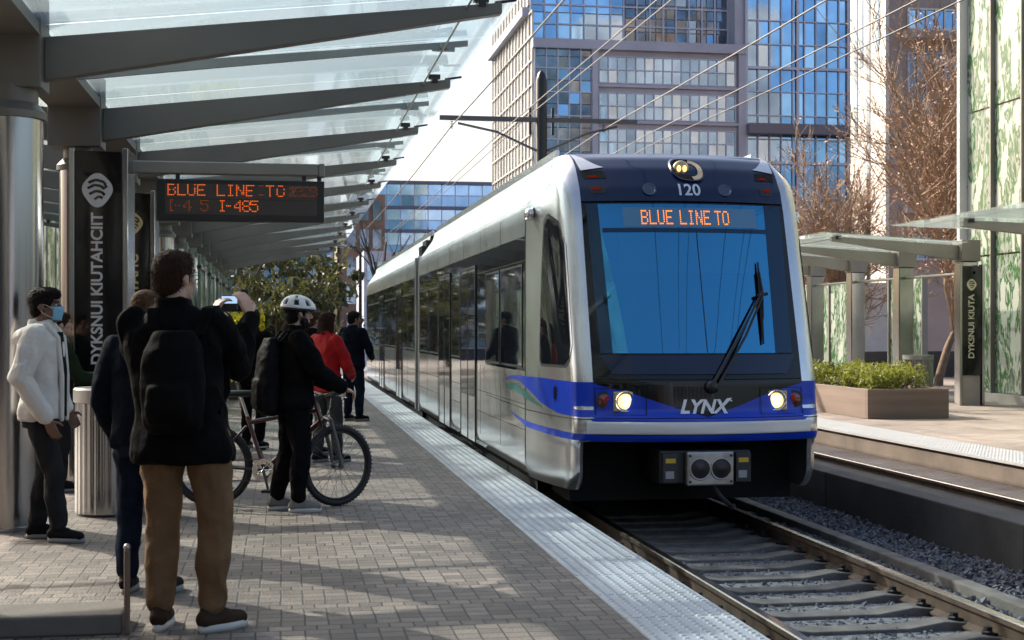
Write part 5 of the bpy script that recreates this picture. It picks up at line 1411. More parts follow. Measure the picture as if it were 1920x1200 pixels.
def person(label, loc, heading, H, skin, hair, jacket, pants, shoes, pose=None, vox=.010, build=1.0, coat_hem=.84, hair_style='short', collar=True, extras=(), hips=1.0, group='people waiting on the left platform', seed=1, sleeve=1.0, shoe_lift=0.0):
    """figure looks along local +y; heading = rotation about z. Heights below are for a 1.75 m person"""
    po = dict(la_e=(-.27, .02, 1.13), la_h=(-.25, .10, .88), ra_e=(.27, .02, 1.13), ra_h=(.25, .10, .88), lf=(-.11, 0), rf=(.11, 0), lt=.15, rt=-.15, head_yaw=0, head_pitch=0, lean=0, sway=0, lcurl=.5, rcurl=.5, laim=None, raim=None, lpalm=None, rpalm=None)
    if pose: po.update(pose)
    t = empty('person', label, 'person', loc, heading, group)
    k = H / 1.75
    sw = po['sway']
    hipz = .92
    LS, RS = V((-.19 * build + sw, po['lean'], 1.44)), V((.19 * build + sw, po['lean'], 1.44))
    parts = {'L': (LS, V(po['la_e']), V(po['la_h'])), 'R': (RS, V(po['ra_e']), V(po['ra_h']))}
    hy = Matrix.Rotation(po['head_yaw'], 3, 'Z') @ Matrix.Rotation(po['head_pitch'], 3, 'X')
    neck = V((sw, po['lean'] + .005, 1.50)); hc = neck + V((0, .025, .135))
    hp = lambda x, y, z: hc + hy @ V((x, y, z))
    legs = {}
    for nm, s_, ft, tw in (('L', -1, po['lf'], po['lt']), ('R', 1, po['rf'], po['rt'])):
        hip = V((s_ * .095 * hips, 0, hipz)); an = V((ft[0], ft[1], .09)); fwd = V((sin(-tw), cos(tw), 0))
        kn = hip.lerp(an, .52) + fwd * .035
        legs[nm] = (hip, kn, an, fwd)
    # body
    b = MB()
    loft(b, [(.86, 0, 0, .15 * hips, .10), (1.0, sw * .3, 0, .14, .095), (1.12, sw * .6, .0, .135, .09), (1.3, sw, po['lean'], .155, .10), (1.42, sw, po['lean'], .16, .08), (1.5, sw, po['lean'], .07, .06)])
    rc_(b, neck + V((0, -.015, -.03)), hc + V((0, -.02, -.05)), .058, .054)
    e = MB(); e.ell(hp(0, -.012, .025), (.077, .096, .100), 24, 16, M=hy); e.ell(hp(0, .02, -.045), (.058, .068, .07), 20, 12, M=hy)
    e.ell(hp(0, .06, -.085), (.032, .028, .026), 16, 10, M=hy)                                    # chin
    rc_(e, hp(0, .088, .018), hp(0, .108, -.022), .010, .015); e.ell(hp(0, .10, -.026), (.019, .014, .011), 10, 8, M=hy)     # nose
    e.ell(hp(0, .083, -.056), (.024, .012, .007), 10, 6, M=hy); e.ell(hp(0, .081, -.068), (.021, .012, .008), 10, 6, M=hy)        # lips
    e.ell(hp(0, .078, .042), (.055, .014, .012), 14, 8, M=hy)                                     # brow
    for s_ in (-1, 1):
        e.ell(hp(s_ * .079, -.012, -.002), (.011, .021, .032), 10, 8, M=hy); e.ell(hp(s_ * .042, .058, -.015), (.022, .02, .018), 10, 8, M=hy)
    b.v += [tuple(q) for q in e.v]; off = len(b.v) - len(e.v); b.f += [tuple(i + off for i in f) for f in e.f]; b.m += e.m
    for nm, s_ in (('L', -1), ('R', 1)):
        sh, el, ha = parts[nm]
        chain(b, [sh, el, ha], [.05, .040, .029])
        aim = V(po['laim' if nm == 'L' else 'raim'] or (ha - el)); pn = V(po['lpalm' if nm == 'L' else 'rpalm'] or (-s_, .15, 0))
        hand(b, ha + aim.normalized() * .01, aim, pn, curl=po['lcurl' if nm == 'L' else 'rcurl'], thumb=(1 if V(aim).cross(pn).dot(V((0, 1, .3))) > 0 else -1))
        hip, kn, an, fwd = legs[nm]
        chain(b, [hip, kn, an], [.075, .052, .038])
    def fin(me, name, mats, parent=t, sm=180):
        me.transform(Matrix.Scale(k, 4)); o = link(name, me, mats, parent, smooth=sm, local=True); return o
    fin(fuse(b, min(vox, .0065), 2), 'body', SKIN[skin])
    # trousers
    p = MB()
    loft(p, [(.80, 0, -.005, .155 * hips * build, .115 * build), (.90, 0, -.008, .168 * hips * build, .128 * build), (.97, 0, 0, .14 * hips * build, .10 * build), (1.0, 0, 0, .12 * build, .09)])
    for nm in 'LR':
        hip, kn, an, fwd = legs[nm]
        hip2 = hip + V((0, -.005, -.03))
        chain(p, [hip2, hip2.lerp(kn, .5), kn, kn.lerp(an, .4) - fwd * .012, an + V((0, 0, .045))], [.088 * build * hips, .084 * build, .068 * build, .068 * build, .060])
    fin(fuse(p, vox, 3, .0095, 9, seed, (1, 1, .7)), 'trousers', pants)
    # jacket
    j = MB(); hz = coat_hem; B = build
    loft(j, [(hz, sw * .1, -.005, .192 * B * hips, .142 * B), (hz + .05, sw * .1, -.005, .198 * B * hips, .15 * B), (1.02, sw * .4, -.002, .185 * B, .138 * B), (1.15, sw * .7, 0, .185 * B, .135 * B), (1.30, sw, po['lean'] * .8, .198 * B, .138 * B), (1.40, sw, po['lean'], .205 * B, .125 * B), (1.465, sw, po['lean'] - .01, .13 * B, .095), (1.51, sw, po['lean'] - .01, .08, .08)])
    for nm, s_ in (('L', -1), ('R', 1)):
        sh, el, ha = parts[nm]
        cuff = el.lerp(ha, .94)
        chain(j, [sh + V((-s_ * .02, 0, -.015)), sh.lerp(el, .5), el, el.lerp(cuff, .5), cuff], [.082 * sleeve, .073 * sleeve, .066 * sleeve, .060 * sleeve, .05 * sleeve])
    if collar:
        cm = MB(); cm.lathe([(.072, 0), (.085, .0), (.083, .06), (.07, .06)], 20, neck + V((0, -.012, -.02))); j.v += cm.v; o_ = len(j.v) - len(cm.v); j.f += [tuple(i + o_ for i in f) for f in cm.f]; j.m += cm.m
    fin(fuse(j, vox, 2, .0115, 7, seed + 5, (1, 1, .75)), 'jacket', jacket)
    # shoes
    for nm in 'LR':
        hip, kn, an, fwd = legs[nm]; sd = V((fwd.y, -fwd.x, 0)); s_m = MB()
        a0 = V((an.x, an.y, 0))
        rc_(s_m, a0 - fwd * .045 + V((0, 0, .06)), a0 + fwd * .05 + V((0, 0, .062)), .042, .046); rc_(s_m, a0 + fwd * .05 + V((0, 0, .054)), a0 + fwd * .15 + V((0, 0, .042)), .046, .038)
        rc_(s_m, a0 - fwd * .03 + V((0, 0, .06)), a0 - fwd * .02 + V((0, 0, .12)), .042, .040)
        rc_(s_m, a0 + fwd * .02 + V((0, 0, .085)), a0 + fwd * .10 + V((0, 0, .055)), .026, .026)
        me = fuse(s_m, .007, 3)
        bm = bmesh.new(); bm.from_mesh(me); bmesh.ops.bisect_plane(bm, geom=bm.verts[:] + bm.edges[:] + bm.faces[:], plane_co=(0, 0, .022), plane_no=(0, 0, 1), clear_inner=True); bm.to_mesh(me); bm.free()
        so_ = fin(me, 'shoe', shoes)
        q = MB(); out = []
        for i in range(28):
            a = 2 * pi * i / 28; l = .055 + .135 * cos(a) - .0; wd = .046 * sin(a) * (1.08 if cos(a) > 0 else .92)
            out.append(a0 + fwd * l + sd * wd)
        q.v = [(o.x, o.y, .0) for o in out] + [(o.x + (o.x - a0.x) * .03, o.y + (o.y - a0.y) * .03, .016) for o in out] + [(o.x, o.y, .034) for o in out]
        q.f = [tuple(reversed(range(28)))] + [(i + r * 28, (i + 1) % 28 + r * 28, (i + 1) % 28 + (r + 1) * 28, i + (r + 1) * 28) for r in (0, 1) for i in range(28)] + [tuple(56 + i for i in range(28))]; q.m = [0] * len(q.f)
        fin(q.mesh('sole'), 'sole', SOLE if shoes is not SHOE['black'] else pbr('grey_sole', (.22, .22, .22), .7) if 'grey_sole' not in bpy.data.materials else bpy.data.materials['grey_sole'], so_)
    # hair
    h = MB()
    h.ell(hp(0, -.022, .040), (.087, .100, .098), 24, 16, M=hy); h.ell(hp(0, -.055, -.01), (.076, .062, .075), 20, 12, M=hy); h.ell(hp(0, .02, .085), (.066, .07, .045), 20, 12, M=hy)
    if hair_style == 'long':
        h.ell(hp(0, -.075, -.06), (.082, .05, .12), 20, 12, M=hy); h.ell(hp(0, -.085, -.16), (.085, .045, .12), 20, 12, M=hy)
        for s_ in (-1, 1): h.ell(hp(s_ * .07, -.02, -.05), (.03, .055, .11), 14, 10, M=hy)
    if hair_style == 'full': h.ell(hp(0, .01, .088), (.082, .088, .05), 20, 12, M=hy); h.ell(hp(0, -.04, .05), (.092, .095, .09), 20, 12, M=hy)
    fin(strands(fuse(h, .007, 2, .0035, 40, seed + 2), seed, 1300 if vox < .0105 else 500, .02 if hair_style != 'long' else .04), 'hair', hair)
    # eyes and brows
    ey = MB()
    for s_ in (-1, 1): ey.ell(hp(s_ * .031, .076, .012), (.0135, .009, .0085), 12, 8, M=hy)
    eo = fin(ey.mesh('eyes'), 'eyes', pbr('eye_white', (.55, .53, .5), .25) if 'eye_white' not in bpy.data.materials else bpy.data.materials['eye_white'])
    ir = MB()
    for s_ in (-1, 1): ir.ell(hp(s_ * .030, .0825, .012), (.006, .004, .006), 10, 6, M=hy)
    fin(ir.mesh('iris'), 'iris', M['black'], eo)
    bw_ = MB()
    for s_ in (-1, 1): rc_(bw_, hp(s_ * .016, .088, .036), hp(s_ * .050, .074, .035), .005, .004, n=6)
    fin(bw_.mesh('eyebrows'), 'eyebrows', hair)
    for ex in extras: ex(t, k, hp, hy, fin, po, neck)
    return t

def backpack(label, loc, rz, k, mat, base, seed, group=None, tilt=0, w_=1.0, h_=1.0):
    """worn rucksack; local frame is the wearer's (y forward)"""
    t = empty('backpack', label, 'backpack', loc, rz, group)
    m = MB()
    loft(m, [(base, 0, -.21, .11 * w_, .05), (base + .04, 0, -.22, .145 * w_, .085), (base + .2 * h_, 0, -.225, .155 * w_, .10), (base + .38 * h_, 0, -.21, .145 * w_, .085), (base + .47 * h_, 0, -.19, .10 * w_, .05)])
    loft(m, [(base + .05, 0, -.30, .10 * w_, .03), (base + .12, 0, -.315, .11 * w_, .04), (base + .22 * h_, 0, -.31, .10 * w_, .03)])
    me = fuse(m, .011, 3, .005, 10, seed); me.transform(Matrix.Scale(k, 4)); link('bag', me, mat, t, smooth=180, local=True)
    for s_ in (-1, 1):
        s2 = MB()
        pts = [V((s_ * .10, -.155, base + .44 * h_)), V((s_ * .125, -.09, 1.485)), V((s_ * .13, .02, 1.50)), V((s_ * .135, .115, 1.42)), V((s_ * .14, .155, 1.28)), V((s_ * .165, .10, 1.10)), V((s_ * .16, -.13, base + .05))]
        fine = []
        for i in range(len(pts) - 1):
            for q in range(4): fine.append(pts[i].lerp(pts[i + 1], q / 4))
        vs = []
        for i, p in enumerate(fine):
            vs += [p + V((-.025, 0, 0)), p + V((.025, 0, 0)), p + V((.025, 0, 0)) + V((0, .012 if p.y > 0 else -.012, .012)), p + V((-.025, 0, 0)) + V((0, .012 if p.y > 0 else -.012, .012))]
        n = len(fine); s2.add(vs, [(i * 4 + q, i * 4 + (q + 1) % 4, i * 4 + 4 + (q + 1) % 4, i * 4 + 4 + q) for i in range(n - 1) for q in range(4)])
        me = s2.mesh('strap'); me.transform(Matrix.Scale(k, 4)); link('strap', me, mat, t, smooth=60, local=True)
    hm = MB(); hm.tube([(-.03, -.17, base + .46 * h_), (-.02, -.17, base + .52 * h_), (.02, -.17, base + .52 * h_), (.03, -.17, base + .46 * h_)], .008, 6); me = hm.mesh('grab_handle'); me.transform(Matrix.Scale(k, 4)); link('grab_handle', me, mat, t, local=True)
    return t

# --- the man taking a picture
gl = pbr('spectacle_frame', (.03, .03, .03), .3)
def glasses(t, k, hp, hy, fin, po, neck):
    g_ = MB()
    for s_ in (-1, 1):
        pts = [hp(s_ * .032 + .024 * cos(a), .096, .010 + .018 * sin(a)) for a in np.linspace(0, 2 * pi, 16, endpoint=False)]
        g_.tube(pts, .0022, 5, closed=True); g_.tube([hp(s_ * .056, .094, .014), hp(s_ * .082, .04, .014), hp(s_ * .084, -.01, .010)], .0022, 5)
    g_.tube([hp(-.008, .098, .012), hp(.008, .098, .012)], .0022, 5)
    fin(g_.mesh('glasses'), 'glasses', gl)
HB = rad(-10)
k1 = 1.83 / 1.75
person('big man in black jacket and brown trousers seen from behind, holding up a camera phone', (-.47, 6.92, 0), HB, 1.83, 'light', HAIR['brown'], CL['blackjacket'], CL['tanpants'], SHOE['brown'],
       dict(sway=-.05, la_e=(-.215, .15, 1.15), la_h=(.02, .42, 1.45), ra_e=(.19, .25, 1.22), ra_h=(.225, .41, 1.46), lf=(-.12, .02), rf=(.135, -.02), lt=.05, rt=-.75, head_yaw=rad(-33), head_pitch=rad(4),
            laim=(.45, .2, .85), raim=(-.35, .15, .85), rpalm=(-.75, .6, .1), lpalm=(.7, .5, 0), rcurl=.55, lcurl=.8), vox=.009, build=1.10, coat_hem=.79, seed=3, extras=(glasses,), sleeve=.95, hips=1.08)
backpack('large black rucksack on the back of the man with the camera phone', (-.47, 6.92, 0), HB, k1, CL['blackjacket'], .93, 4, 'black rucksacks worn by the waiting people', h_=.98, w_=.92)
# phone / compact camera in his hand
R_h = Matrix.Rotation(HB, 3, 'Z'); hc_ = R_h @ V((.135 * k1, .47 * k1, 1.53 * k1)) + V((-.47, 6.92, 0))
ph = empty('camera', 'small black camera with lit screen held up by the man in brown trousers', 'camera', tuple(hc_), HB + rad(8))
m = MB(); m.box(-.075, .075, -.012, .014, -.045, .045); m.build('camera_body', M['black'], ph, bevel=.008, local=True)
m = MB(); m.box(-.068, .012, -.0145, -.0125, -.036, .036); m.build('screen', emit('camera_screen', (.45, .65, .95), .55), ph, local=True)
m = MB(); m.box(-.068, .012, -.0155, -.0148, -.036, -.002); m.build('screen_dark_half', M['black'], ph, local=True)
m = MB(); m.lathe([(.034, 0), (.034, .04), (.028, .045), (0, .045)], 20, (-.01, .014, 0), M=Matrix.Rotation(rad(-90), 3, 'X')); m.build('lens', M['black'], ph, local=True, smooth=40)
m = MB(); m.box(.03, .07, -.01, .012, .046, .075); m.build('flash', M['black'], ph, bevel=.005, local=True)

# --- the person half hidden behind him
person('brown-haired person in navy jacket and blue jeans half hidden behind the man with the camera', (-.75, 7.9, 0), rad(-15), 1.66, 'light', HAIR['light'], CL['navy'], CL['jeans'], SHOE['black'],
       dict(lf=(-.12, .03), rf=(.12, 0), la_e=(-.255, -.02, 1.13), la_h=(-.22, .13, .90), head_yaw=rad(-10)), vox=.011, seed=9, coat_hem=.86, build=1.0)

# --- man in white jacket with a face mask
def facemask(t, k, hp, hy, fin, po, neck):
    q = MB(); n1, n2 = 15, 11; vs = []
    for j in range(n2):
        v = j / (n2 - 1); z = lerp(.004, -.098, v)
        for i in range(n1):
            u = i / (n1 - 1) * 2 - 1; w_ = .066 - .018 * v
            x = u * w_; bulge = .116 - .022 * abs(v - .42) - .052 * abs(u) ** 1.9 + (.012 * (1 - abs(u)) if v < .35 else 0)
            vs.append(hp(x, bulge, z + .010 * abs(u) * (v - .5)))
    q.add(vs, [(j * n1 + i, j * n1 + i + 1, (j + 1) * n1 + i + 1, (j + 1) * n1 + i) for j in range(n2 - 1) for i in range(n1 - 1)])
    o = fin(q.mesh('face_mask'), 'face_mask', CL['mask'])
    sd_ = o.modifiers.new('s', 'SOLIDIFY'); sd_.thickness = .002
    e_ = MB()
    for s_ in (-1, 1):
        e_.tube([hp(s_ * .064, .064, -.012), hp(s_ * .080, .02, .012), hp(s_ * .084, -.02, .015), hp(s_ * .084, -.032, -.005), hp(s_ * .078, .0, -.045), hp(s_ * .056, .062, -.08)], .0022, 5)
    fin(e_.mesh('ear_loops'), 'ear_loops', M['white_print'], o)
def open_jacket(t, k, hp, hy, fin, po, neck):
    # dark shirt showing in the open front, hood behind the neck
    q = MB(); vs = []; n1, n2 = 7, 14
    for j in range(n2):
        v = j / (n2 - 1); z = lerp(.87, 1.46, v)
        for i in range(n1):
            u = i / (n1 - 1) * 2 - 1; w_ = lerp(.035, .052, v)
            vs.append(V((u * w_, lerp(.158, .128, max(0, v - .55) / .45) if v > .55 else .158, z)))
    q.add(vs, [(j * n1 + i, j * n1 + i + 1, (j + 1) * n1 + i + 1, (j + 1) * n1 + i) for j in range(n2 - 1) for i in range(n1 - 1)])
    o = fin(q.mesh('shirt'), 'shirt', CL['blackshirt']); s2 = o.modifiers.new('s', 'SOLIDIFY'); s2.thickness = .02
    for s_ in (-1, 1):
        l = MB(); chain(l, [(s_ * .062, .150, .85), (s_ * .066, .152, 1.15), (s_ * .075, .125, 1.42), (s_ * .085, .05, 1.51)], [.018, .018, .02, .024]); fin(fuse(l, .008, 2), 'jacket_front', CL['white'])
    hd = MB(); chain(hd, [(-.085, .05, 1.50), (-.10, -.07, 1.46), (0, -.14, 1.42), (.10, -.07, 1.46), (.085, .05, 1.50)], [.028, .045, .06, .045, .028]); fin(fuse(hd, .01, 3, .004, 14), 'hood', CL['white'])
WH = rad(-97)
person('man in white jacket and blue face mask leaning by the first steel column', (-1.64, 10.0, 0), WH, 1.73, 'brown', HAIR['dark'], CL['white'], CL['charcoal'], SHOE['black'],
       dict(lf=(-.09, -.06), rf=(.10, .14), lt=.10, rt=-.20, la_e=(-.28, -.05, 1.14), la_h=(-.20, .12, .90), ra_e=(.285, -.07, 1.15), ra_h=(.215, .09, .865), raim=(-.15, .35, -.8), laim=(.2, .5, -.8), head_yaw=rad(-4), rcurl=.3), vox=.009, seed=13, coat_hem=.85,
       hair_style='full', extras=(facemask, open_jacket), sleeve=1.08)

# --- cyclist
def helmet(t, k, hp, hy, fin, po, neck):
    n1, n2 = 40, 14
    def pt(u, v, g=1.0, lift=0):
        a = 2 * pi * u; t_ = lerp(.02, pi / 2, v)
        return hp(.099 * g * cos(t_) * sin(a), -.012 + (.137 if cos(a) > 0 else .125) * g * cos(t_) * cos(a), .045 + lift + .098 * g * sin(t_) - .012 * cos(a) * cos(t_))
    q = MB(); q.grid(lambda u, v: pt(u, v), n1, n2, wrap=True)
    # vents cut as long gaps: faces of some columns removed
    keep = []
    for idx, f in enumerate(q.f):
        j, i = divmod(idx, n1)
        vent = (i % 5 in (1, 2)) and (2 <= j <= 5 or (7 <= j <= 10 and i % 10 in (1, 2)))
        if not vent: keep.append(f)
    q.f = keep; q.m = [0] * len(keep)
    o = fin(q.mesh('helmet'), 'helmet', pbr('helmet_white', (.66, .66, .66), .3, coat=.5)); sdf = o.modifiers.new('s', 'SOLIDIFY'); sdf.thickness = .022; sdf.offset = 1
    bv = o.modifiers.new('b', 'BEVEL'); bv.width = .004; bv.segments = 2
    i_ = MB(); i_.grid(lambda u, v: pt(u, v, .985, -.004), 32, 10, wrap=True); fin(i_.mesh('helmet_liner'), 'helmet_liner', M['rubber'], o)
    rim = MB(); rim.tube([pt(u, 0, 1.06, -.008) for u in np.linspace(0, 1, 40, endpoint=False)], .010, 6, closed=True); fin(rim.mesh('helmet_rim'), 'helmet_rim', M['rubber'], o)
    s2 = MB()
    for s_ in (-1, 1):
        s2.tube([hp(s_ * .092, .03, .04), hp(s_ * .085, .025, -.03), hp(s_ * .06, .035, -.09), hp(0, .055, -.118)], .006, 6); s2.tube([hp(s_ * .092, -.05, .03), hp(s_ * .085, .0, -.03), hp(s_ * .072, .025, -.06)], .005, 6)
    fin(s2.mesh('chin_strap'), 'chin_strap', M['rubber'], o)
def beard(t, k, hp, hy, fin, po, neck):
    q = MB(); q.ell(hp(0, .052, -.086), (.044, .046, .034), 16, 10, M=hy); q.ell(hp(0, .085, -.085), (.026, .018, .02), 12, 8, M=hy)
    for s_ in (-1, 1): q.ell(hp(s_ * .055, .03, -.06), (.012, .04, .035), 12, 8, M=hy)
    fin(fuse(q, .006, 2), 'beard', HAIR['dark'])
CY = rad(-80)
cyl = (.09, 11.28, 0)
person('cyclist in white helmet and black clothes standing with the red bicycle', cyl, CY, 1.69, 'light', HAIR['dark'], CL['blackjacket'], CL['blackpants'], SHOE['grey'],
       dict(lf=(-.11, -.12), rf=(.10, .02), lt=.05, rt=-.06, ra_e=(.28, .15, 1.16), ra_h=(.16, .37, 1.03), raim=(-.1, .85, -.35), rpalm=(-.2, -.2, -1), rcurl=.9, la_e=(-.30, .13, 1.15), la_h=(-.30, .38, 1.03), laim=(0, .85, -.3), lpalm=(.1, -.2, -1), lcurl=.9, head_yaw=rad(6), lean=.01), vox=.009, seed=17,
       coat_hem=.86, extras=(helmet, beard), sleeve=1.1, build=1.12, hips=1.1)
backpack('black rucksack hanging low on the back of the cyclist', cyl, CY, 1.69 / 1.75, cloth('rucksack_black', (.008, .008, .009), .55), .80, 6, 'black rucksacks worn by the waiting people', h_=1.36, w_=1.15)

# --- people further along
def scarfbag(t, k, hp, hy, fin, po, neck): pass
person('woman in bright red jacket with long brown hair and grey trousers', (.47, 15.3, 0), rad(-50), 1.63, 'light', HAIR['brown'], CL['red'], CL['greypants'], SHOE['black'],
       dict(lf=(-.10, -.05), rf=(.10, .08), ra_e=(.27, .08, 1.14), ra_h=(.16, .26, 1.02), la_e=(-.27, .05, 1.14), la_h=(-.15, .24, 1.0), head_yaw=rad(-8)), vox=.012, seed=21, hair_style='long', coat_hem=.83, hips=1.05)
person('man in dark blue jacket and jeans standing farthest along the platform edge', (1.10, 22.1, 0), rad(-42), 1.72, 'tan', HAIR['dark'], CL['navy'], CL['jeans'], SHOE['black'],
       dict(lf=(-.13, .03), rf=(.13, 0), rt=-.3, ra_e=(.29, .05, 1.14), ra_h=(.18, .25, 1.02), la_h=(-.15, .25, 1.0), la_e=(-.29, .05, 1.14), head_yaw=rad(-20)), vox=.013, seed=25, build=1.05)
person('person in black coat mostly hidden behind the cyclist', (-.36, 17.2, 0), rad(-25), 1.68, 'tan', HAIR['dark'], CL['blackjacket'], CL['blackpants'], SHOE['black'], dict(lf=(-.11, .05), rf=(.11, -.03)), vox=.015, seed=27)
person('dark-haired person in black standing just left of the red jacket', (.34, 16.3, 0), rad(-30), 1.66, 'light', HAIR['light'], CL['blackjacket'], CL['blackpants'], SHOE['black'], dict(lf=(-.10, .04), rf=(.10, -.02), head_yaw=rad(-20)), vox=.015, seed=29)
person('person in dark green jacket behind the white jacketed man, one hand showing', (-2.0, 13.0, 0), rad(-70), 1.60, 'light', HAIR['brown'], CL['olive'], CL['charcoal'], SHOE['black'], dict(ra_e=(.24, .15, 1.12), ra_h=(.16, .42, 1.10), raim=(0, 1, .1)), vox=.015, seed=31)

# ================================================================== bicycle (built along local +x, then turned)
BX, BYY, BZ = -.05, 11.62, 0
bk = empty('bicycle', 'dark red mountain bicycle with black tyres held by the cyclist', 'bicycle', (BX, BYY, 0), rad(-8))
RW, FW, WR = V((-.53, 0, .335)), V((.50, 0, .335)), .335
redp = pbr('dark_red_frame', (.07, .008, .010), .28, coat=.7, var=.2, vscale=6); darkp = pbr('black_frame', (.02, .016, .018), .3, coat=.5); grey = pbr('fork_grey', (.13, .135, .14), .35, .6)
BB, ST, HT, HB2 = V((-.10, 0, .30)), V((-.24, 0, .74)), V((.33, 0, .82)), V((.365, 0, .70))
m = MB(); m.tube([BB, ST], .017, 12); m.tube([ST + V((.01, 0, -.05)), HT + V((0, 0, -.03))], .019, 12); m.tube([BB, HB2], .024, 12); m.tube([HT + V((-.008, 0, .03)), HB2 + V((.01, 0, -.04))], .024, 12)
m.build('frame', redp, bk, smooth=60, local=True)
m = MB()
for s_ in (-1, 1):
    m.tube([BB + V((-.02, s_ * .02, 0)), RW + V((0, s_ * .065, 0))], .011, 8); m.tube([ST + V((-.01, s_ * .018, -.08)), RW + V((0, s_ * .065, 0))], .009, 8)
m.build('rear_triangle', darkp, bk, smooth=60, local=True)
# yellow marks on the down tube
text_on('frame_lettering', 'ROMALU', .055, lambda u, v: tuple(BB.lerp(HB2, .60) + (HB2 - BB).normalized() * u + V((0, -.0265, 0)) + V((-.65, 0, .75)).normalized() * v), pbr('yellow_decal', (.65, .42, .06), .4), bk, bold=.002).matrix_parent_inverse = Matrix.Identity(4)
m = MB(); m.tube([ST, ST + V((-.055, 0, .17))], .013, 10); m.build('seat_post', TM['chrome'], bk, smooth=60, local=True)
sd_ = MB(); c = ST + V((-.07, 0, .195))
def sad(u, v):
    x = lerp(-.13, .15, v); w_ = lerp(.072, .018, min(1, max(0, (x + .10) / .2)) ** .8) * (1 if -.125 < x < .145 else .5); a = 2 * pi * u
    return (c.x + x, c.y + w_ * cos(a), c.z + .022 * sin(a) - (.012 if sin(a) < 0 else 0) - .06 * (x ** 2))
sd_.grid(sad, 18, 14, wrap=True); sd_.build('saddle', M['black'], bk, smooth=70, local=True)
def wheel(name, c, steer, parent):
    wt = MB(); Rz = Matrix.Rotation(steer, 3, 'Z')
    def tor(u, v, Rr, r, sy=1.0):
        a, b_ = 2 * pi * u, 2 * pi * v; q = V(((Rr + r * cos(b_)) * cos(a), r * sy * sin(b_), (Rr + r * cos(b_)) * sin(a))); return Rz @ q + c
    hub = MB(); hub.lathe([(.012, -.06), (.03, -.055), (.03, -.045), (.014, -.04), (.014, .04), (.03, .045), (.03, .055), (.012, .06)], 14, (0, 0, 0), M=Matrix.Rotation(rad(90), 3, 'X')); hub.v = [tuple(Rz @ V(q) + c) for q in hub.v]
    w_ = hub.build(name, grey, parent, smooth=40, local=True)
    m = MB(); m.grid(lambda u, v: tor(u, v, WR - .026, .026), 60, 11, wrap=True); m.build('tyre', M['rubber'], w_, smooth=70, local=True)
    m = MB()
    for k in range(64):
        a = 2 * pi * k / 64
        for s_ in (-1, 1):
            a2 = a + s_ * .02
            Mx = Rz @ Matrix.Rotation(-a2, 3, 'Y')
            vs = MB(); vs.box(WR - .004, WR + .0012, s_ * .011 - .006, s_ * .011 + .006, -.006, .006); m.add([Mx @ V(q) + c for q in vs.v], vs.f)
    m.build('tread', M['rubber'], w_, local=True)
    m = MB(); m.grid(lambda u, v: tor(u, v, WR - .056, .011, 1.2), 60, 9, wrap=True); m.build('rim', pbr('rim_black', (.03, .03, .03), .3, .5) if 'rim_black' not in bpy.data.materials else bpy.data.materials['rim_black'], w_, smooth=70, local=True)
    m = MB()
    for k in range(28):
        a = 2 * pi * k / 28; s_ = 1 if k % 2 else -1; a2 = a + (.5 if k % 4 < 2 else -.5)
        m.tube([Rz @ V((.028 * cos(a2), s_ * .05, .028 * sin(a2))) + c, Rz @ V(((WR - .062) * cos(a), 0, (WR - .062) * sin(a))) + c], .0019, 4, caps=False)
    m.build('spokes', grey, w_, local=True)
    return w_
STEER = rad(38)
wheel('rear_wheel', RW, 0, bk); wheel('front_wheel', FW, STEER, bk)
Rz = Matrix.Rotation(STEER, 3, 'Z')
ax = (HT - HB2).normalized()
def st(p): return Rz @ (V(p) - FW) + FW
m = MB()
for s_ in (-1, 1):
    m.tube([st(FW + V((0, s_ * .068, 0))), st(FW + V((-.035, s_ * .066, .16)))], .015, 10); m.tube([st(FW + V((-.035, s_ * .066, .16))), st(FW + V((-.10, s_ * .062, .375)))], .0175, 10)
m.tube([st(FW + V((-.10, -.07, .375))), st(FW + V((-.115, 0, .40))), st(FW + V((-.10, .07, .375)))], .020, 10); m.tube([st(FW + V((-.115, 0, .39))), tuple(HB2 + V((.01, 0, 0)))], .02, 10)
m.build('fork', grey, bk, smooth=60, local=True)
m = MB(); m.tube([HT, HT + V((-.02, 0, .06))], .018, 10); m.tube([HT + V((-.02, 0, .06)), HT + Rz @ V((.07, 0, .09))], .018, 10); stem = HT + Rz @ V((.07, 0, .09)); m.build('stem', M['black'], bk, smooth=60, local=True)
m = MB(); m.tube([stem + Rz @ V((-.06, -.31, .03)), stem + Rz @ V((-.02, -.15, .025)), stem, stem + Rz @ V((-.02, .15, .025)), stem + Rz @ V((-.06, .31, .03))], .0135, 10); hb = m.build('handlebar', M['black'], bk, smooth=60, local=True)
for s_ in (-1, 1):
    m = MB(); m.tube([stem + Rz @ V((-.055, s_ * .30, .03)), stem + Rz @ V((-.03, s_ * .19, .027))], .0185, 10); m.build('grip', M['rubber'], hb, smooth=60, local=True)
    m = MB(); m.tube([stem + Rz @ V((-.025, s_ * .17, .02)), stem + Rz @ V((.045, s_ * .19, 0)), stem + Rz @ V((.04, s_ * .28, -.01))], .006, 6); m.build('brake_lever', TM['chrome'], hb, local=True)
    m = MB(); m.tube([stem + Rz @ V((.03, s_ * .18, 0)), stem + Rz @ V((.13, s_ * .10, -.03)), HT + V((.10, s_ * .02, -.06)), HT + V((.02, 0, -.14))], .0035, 5); m.build('brake_cable', M['black'], hb, local=True)
m = MB()
n = 44
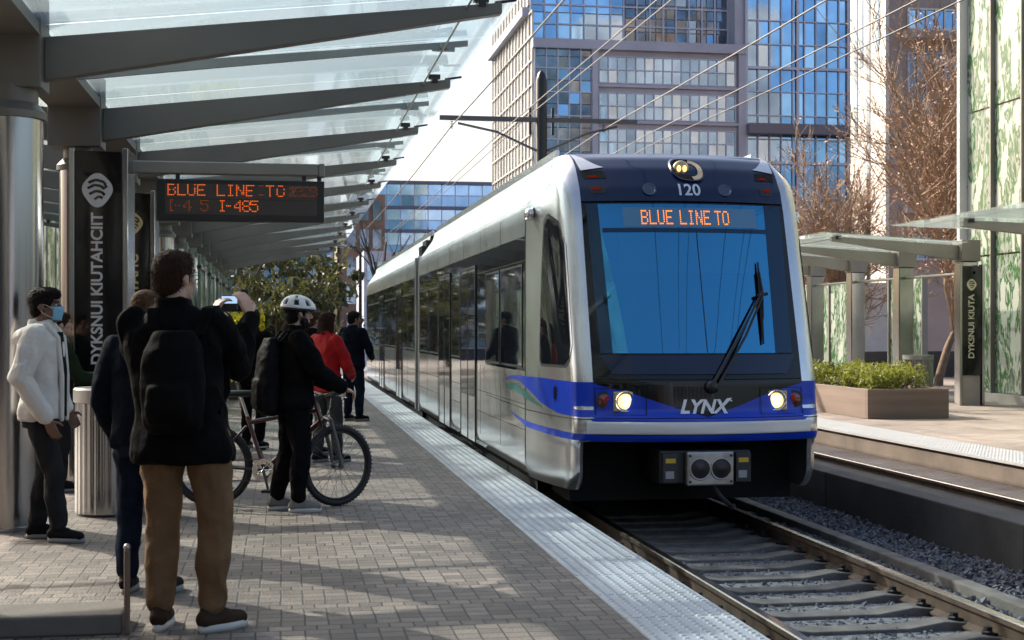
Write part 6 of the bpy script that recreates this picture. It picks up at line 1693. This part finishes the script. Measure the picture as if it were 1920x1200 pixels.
for ro, ri, yy in ((.092, .070, -.045), (.070, .05, -.038)):
    vs = []
    for k in range(n):
        a = 2 * pi * k / n; r = ro + (.005 if k % 2 else 0)
        vs += [(BB.x + r * cos(a), BB.y + yy, BB.z + r * sin(a)), (BB.x + ri * cos(a), BB.y + yy, BB.z + ri * sin(a)), (BB.x + r * cos(a), BB.y + yy - .004, BB.z + r * sin(a)), (BB.x + ri * cos(a), BB.y + yy - .004, BB.z + ri * sin(a))]
    m.add(vs, [f for k in range(n) for f in ((k * 4, k * 4 + 1, (k + 1) % n * 4 + 1, (k + 1) % n * 4), (k * 4 + 2, k * 4 + 3, (k + 1) % n * 4 + 3, (k + 1) % n * 4 + 2), (k * 4, k * 4 + 2, (k + 1) % n * 4 + 2, (k + 1) % n * 4), (k * 4 + 1, k * 4 + 3, (k + 1) % n * 4 + 3, (k + 1) % n * 4 + 1))])
for k in range(5): a = 2 * pi * k / 5; m.tube([BB + V((0, -.042, 0)), BB + V((.075 * cos(a), -.042, .075 * sin(a)))], .007, 5)
ck = m.build('crankset', TM['chrome'], bk, smooth=30, local=True)
for s_, a in ((-1, rad(-75)), (1, rad(105))):
    e0 = BB + V((0, s_ * .06, 0)); e1 = e0 + V((.17 * cos(a), s_ * .015, .17 * sin(a)))
    m = MB(); m.tube([e0, e1], [.013, .01], 8); m.build('crank_arm', grey, ck, smooth=60, local=True)
    m = MB(); m.box(e1.x - .045, e1.x + .045, e1.y + (0 if s_ > 0 else -.09), e1.y + (.09 if s_ > 0 else 0), e1.z - .012, e1.z + .012); m.build('pedal', M['black'], ck, bevel=.004, local=True)
m = MB(); m.tube([BB + V((0, -.044, .09)), RW + V((0, -.05, .04)), RW + V((-.04, -.05, 0)), RW + V((0, -.05, -.04)), RW + V((.05, -.05, -.12)), BB + V((0, -.044, -.09)), BB + V((.09, -.044, 0))], .0045, 5, closed=True); m.build('chain', M['black'], bk, local=True)
m = MB(); m.lathe([(.012, -.008), (.05, -.006), (.04, .008), (.012, .01)], 20, tuple(RW + V((0, -.05, 0))), M=Matrix.Rotation(rad(90), 3, 'X')); m.build('sprockets', grey, bk, smooth=30, local=True)
m = MB(); m.tube([RW + V((.02, -.06, -.03)), RW + V((.05, -.06, -.09)), RW + V((.045, -.06, -.15))], .011, 6); m.build('derailleur', M['black'], bk, smooth=50, local=True)
